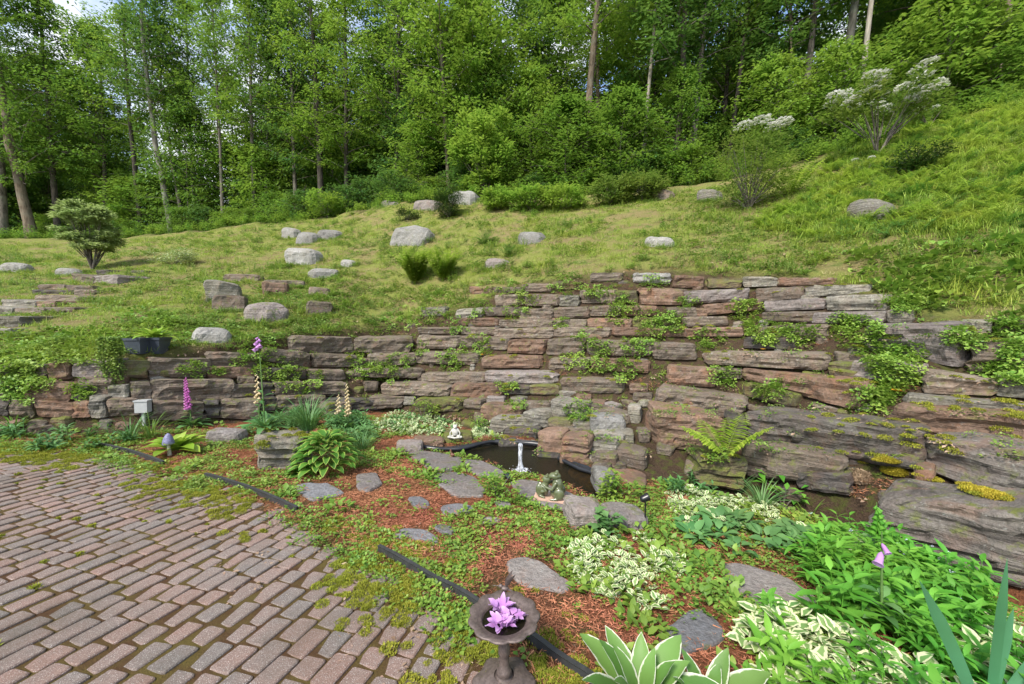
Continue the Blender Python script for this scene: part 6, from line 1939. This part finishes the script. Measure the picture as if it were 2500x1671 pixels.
BUSH = [crown_mesh('foliage', M[mt], 2.2, 1.5, .1, 26, 6, 18, .15, .065, droop=.6) for mt in ('tree_leaf_c', 'tree_leaf_a', 'tree_leaf_b')]

def tree(label, u, Y, rad, mt, kinds, dx=0.0, h=1.0, crown_s=1.0, name='woodland_tree', group=None, cat='tree', tr=None):
    u0 = u
    x = ray(u0, 560)[0] / ray(u0, 560)[1] * Y
    z = float(T0(x, Y))
    o = thing(name, label, cat, (x, Y, z - .05), 0, group)
    o.rotation_euler = (random.uniform(-.02, .02), dx, random.uniform(-.2, .2))
    cr_, br_ = random.choice(kinds)
    t_ = link('trunk', random.choice(TRUNKS) if tr is None else TRUNKS[tr], o, None, None, (rad * .85 / .2, rad * .85 / .2, h))
    t_.material_slots[0].link = 'OBJECT'; t_.material_slots[0].material = M[mt]
    rz = random.uniform(0, 6.28)
    link('crown', cr_, o, None, (0, 0, rz), (crown_s, crown_s, h))
    link('branches', br_, o, None, (0, 0, rz), (crown_s, crown_s, h))
    return o
# trunks one can tell apart in the photograph: u at the foot, distance, radius, bark, sideways lean
TR = [('thick dark trunk at the left edge of the woodland', 8, 27, .30, 'bark', -.05, TALL, 3), ('thick grey brown trunk beside the left edge of the woodland', 78, 26.5, .33, 'bark_brown', -.05, TALL, 4),
      ('dark trunk just right of the thick trunks at the left', 135, 27.5, .22, 'bark_dark', -.02, TALL, 0), ('dark trunk above the small pale tree', 240, 28, .17, 'bark_dark', .0, TALL, 1),
      ('slim dark trunk left of the sky gap', 328, 27, .18, 'bark_dark', -.04, THIN, 2), ('grey forked looking tree right under the sky gap', 398, 26, .21, 'bark_lichen', -.07, THIN, 4),
      ('slender grey trunk leaning left beside the forked tree', 428, 27, .14, 'bark', -.10, THIN, 4), ('slender upright grey trunk right of the sky gap', 447, 27.5, .12, 'bark_lichen', .0, THIN, 0),
      ('thin grey trunk left of the bright crown', 512, 26, .12, 'bark', -.03, THIN, 1), ('first of two thin twin trunks under the bright crown', 585, 26, .15, 'bark', .02, THIN, 0),
      ('second of two thin twin trunks under the bright crown', 607, 26.5, .13, 'bark_lichen', .03, TALL, 1), ('grey trunk behind the shrubs left of centre', 680, 26, .15, 'bark', .0, TALL, 0),
      ('sturdy dark trunk under the brightest crown', 738, 25, .22, 'bark_dark', -.04, [TALL[1], TALL[4]], 1), ('dark trunk left of the centre of the woodland', 795, 25, .17, 'bark_dark', .02, TALL, 0),
      ('thin dark trunk in the centre left thicket', 905, 24, .14, 'bark_dark', .03, TALL, 1), ('slim trunk behind the stony knoll', 1032, 22, .12, 'bark_brown', -.03, TALL, 2),
      ('grey trunk above the tall bright bush', 1092, 23, .17, 'bark', .02, TALL, 0), ('stout tan brown trunk leaning right at the centre of the woodland', 1330, 20.5, .24, 'bark_brown', .07, THIN, 0),
      ('slim pale trunk leaning right of the stout tan one', 1462, 20, .12, 'bark_birch', .07, THIN, 0), ('grey trunk between the pale trunk and the dark twin trunks', 1575, 20.5, .20, 'bark', .06, THIN, 0),
      ('dark trunk left of the right hand pale trunks', 1652, 21, .14, 'bark_dark', .08, THIN, 1), ('dark slender trunk behind the flowering bush', 1745, 21, .13, 'bark_dark', .04, THIN, 0),
      ('dark mottled trunk right of the flowering bush', 1812, 19.5, .20, 'bark', .05, THIN, 1), ('tall grey trunk with rough bark left of the birch', 1897, 18.5, .24, 'bark_lichen', .08, THIN, 0),
      ('pale birch trunk behind the open laurel', 1950, 17, .13, 'bark_birch', .055, THIN, 2), ('lichen covered trunk leaning right above the laurel flowers', 2070, 17.5, .25, 'bark_lichen', .16, THIN, 0),
      ('dark trunk at the right above the ferns', 2195, 18, .16, 'bark_dark', .12, THIN, 1), ('very dark trunk near the right edge of the woodland', 2310, 17, .18, 'bark_dark', .12, TALL, 0)]
for lb, u, Y, rad, mt, dx, kn, tr in TR:
    tree(lb, u, Y, rad, mt, kn, dx, random.uniform(.95, 1.15), random.uniform(.85, 1.05), tr=tr)
random.seed(21)
LM = ['the thick left edge trunk', 'the thick grey brown trunk', 'the dark left trunk', 'the small pale tree', 'the slim dark trunk', 'the forked grey tree', 'the left leaning grey trunk', 'the upright grey trunk', 'the thin grey trunk', 'the first thin twin',
      'the second thin twin', 'the grey trunk left of centre', 'the sturdy dark trunk', 'the dark trunk near the centre', 'the thin thicket trunk', 'the stony knoll', 'the tall bright bush', 'the stout tan trunk', 'the slim pale trunk', 'the plain grey trunk',
      'the dark leaning trunk', 'the dark slender trunk', 'the mottled trunk', 'the rough barked grey trunk', 'the pale birch', 'the lichen covered trunk', 'the dark trunk over the ferns', 'the darkest right trunk']
_used = set()
def where(u, Y, e_, first):
    i_ = min(range(len(TR)), key=lambda q: abs(TR[q][1] - u))
    side = 'left of' if u < TR[i_][1] - 12 else 'right of' if u > TR[i_][1] + 12 else 'behind'
    d_ = Y - e_
    dep = 'in front' if d_ < 4 else 'set back' if d_ < 9 else 'deep back' if d_ < 17 else 'farthest back'
    for extra in ('', 'second ', 'third ', 'fourth ', 'fifth ', 'sixth ', 'seventh ', 'eighth '):
        t_ = '%s%s %s, %s %s' % (extra, first, dep, side, LM[i_])
        if t_ not in _used:
            _used.add(t_); return t_
    return t_
def edgeY(u): return float(np.interp(u, cols_u, [27, 26, 24, 23, 20, 19, 19, 18.5, 18, 17.5, 16.5, 15, 14, 13, 12.5]))
BT = {'bark': 'grey trunk', 'bark_dark': 'dark trunk', 'bark_brown': 'brown trunk', 'bark_lichen': 'pale grey trunk'}
for k in range(104):
    u = -320 + (k * 0.61803 % 1) * 3000
    e_ = edgeY(u)
    Y = e_ + 2.5 + 28 * (k / 104) + random.uniform(-1, 1)
    if 300 < u < 600 and k % 4: continue
    mt_ = random.choice(['bark', 'bark_dark', 'bark_dark', 'bark_brown', 'bark_lichen'])
    tree(where(u, Y, e_, 'slender ' + BT[mt_] + 'ed tree'), u, Y, random.uniform(.08, .2), mt_,
         (THIN + (TALL[1:3] if Y > e_ + 7 else [])) if u > 1250 else TALL + THIN[:2], random.uniform(-.05, .08), random.uniform(.8, 1.1), random.uniform(.85, 1.15), group='trees deep in the woods')
for k in range(96):
    u = -300 + (k * 0.7548 % 1) * 2950
    e_ = edgeY(u); Y = e_ + random.uniform(9, 30)
    if 330 < u < 590 and k % 6: continue
    if u > 1700 and k % 3 == 0: continue
    tree(where(u, Y, e_, 'leafy crowned tree'), u, Y, random.uniform(.1, .16), 'bark_dark', TALL, random.uniform(-.05, .05), random.uniform(.7, 1.0), random.uniform(1.1, 1.4), group='trees deep in the woods')
for u, Y in ((-60, 34), (40, 37), (120, 33), (185, 36), (1260, 27), (1420, 29), (1500, 25)):
    tree(where(u, Y, edgeY(u), 'full crowned tree'), u, Y, .14, 'bark_dark', TALL, 0, 1.05, 1.3, group='trees deep in the woods')
LT = {0: 'mid green', 1: 'light green', 2: 'deep green', 3: 'mid green'}
for k in range(95):
    u = -250 + (k * 0.61803 % 1) * 2900
    e_ = edgeY(u)
    Y = e_ + 2.6 + random.uniform(0, 12) * (k / 95 * .8 + .2)
    hs_ = random.uniform(.9, 1.9) if u < 1250 else random.uniform(.7, 1.3)
    if u > 1250 and k % 6 == 1: Y = e_ + 1.3
    if u > 1250 and k % 4 == 0: continue
    ki = random.randrange(4)
    o = tree(where(u, Y, e_, ('tall ' if hs_ > 1.4 else 'short ') + LT[ki] + ' sapling'), u, Y, .05, random.choice(['bark', 'bark_dark']), [SAP[ki]], random.uniform(-.08, .08), hs_, random.uniform(.9, 1.5), 'sapling', 'saplings along the woodland edge')
    for c in o.children:
        if c.name.startswith('trunk'): c.scale = (.25, .25, hs_ * .28)
for k in range(76):
    u = -250 + (k * 0.61803 % 1) * 2900
    e_ = edgeY(u)
    Y = e_ + .5 + random.uniform(0, 2.8)
    x = ray(u, 560)[0] / ray(u, 560)[1] * Y
    bi = random.randrange(3)
    o = thing('understorey_bush', where(u, Y, e_, ('deep green', 'mid green', 'light green')[bi] + ' undergrowth bush'), 'bush', (x, Y, float(T0(x, Y)) - .1), random.uniform(0, 6), 'bushes along the woodland edge')
    f_, b_ = BUSH[bi]; s_ = random.uniform(.5, 1.1)
    link('foliage', f_, o, None, None, (s_, s_, s_ * random.uniform(.8, 1.1))); link('branches', b_, o, None, None, s_)
# undergrowth on the woodland floor
wood_px = [(u, v) for u, v in zip(cols_u, edge_v)]
pts = []
for k in range(2600):
    u = R_(-200, 2550); e_ = np.interp(u, cols_u, [27, 26, 24, 23, 20, 19, 19, 18.5, 18, 17.5, 16.5, 15, 14, 13, 12.5])
    Y = e_ + R_(-.6, 9); x = ray(u, 560)[0] / ray(u, 560)[1] * Y
    pts.append((x, Y, float(T(x, Y)) - .02))
scatter('woodland_undergrowth', pts, LOWB + [clump_upright(5, .2, .5, .16, 'tree_leaf_a', .4, 9, .4, 'ovate', 2)], 1.0, 2.0, 'low leafy undergrowth on the woodland floor', 'undergrowth', .2)
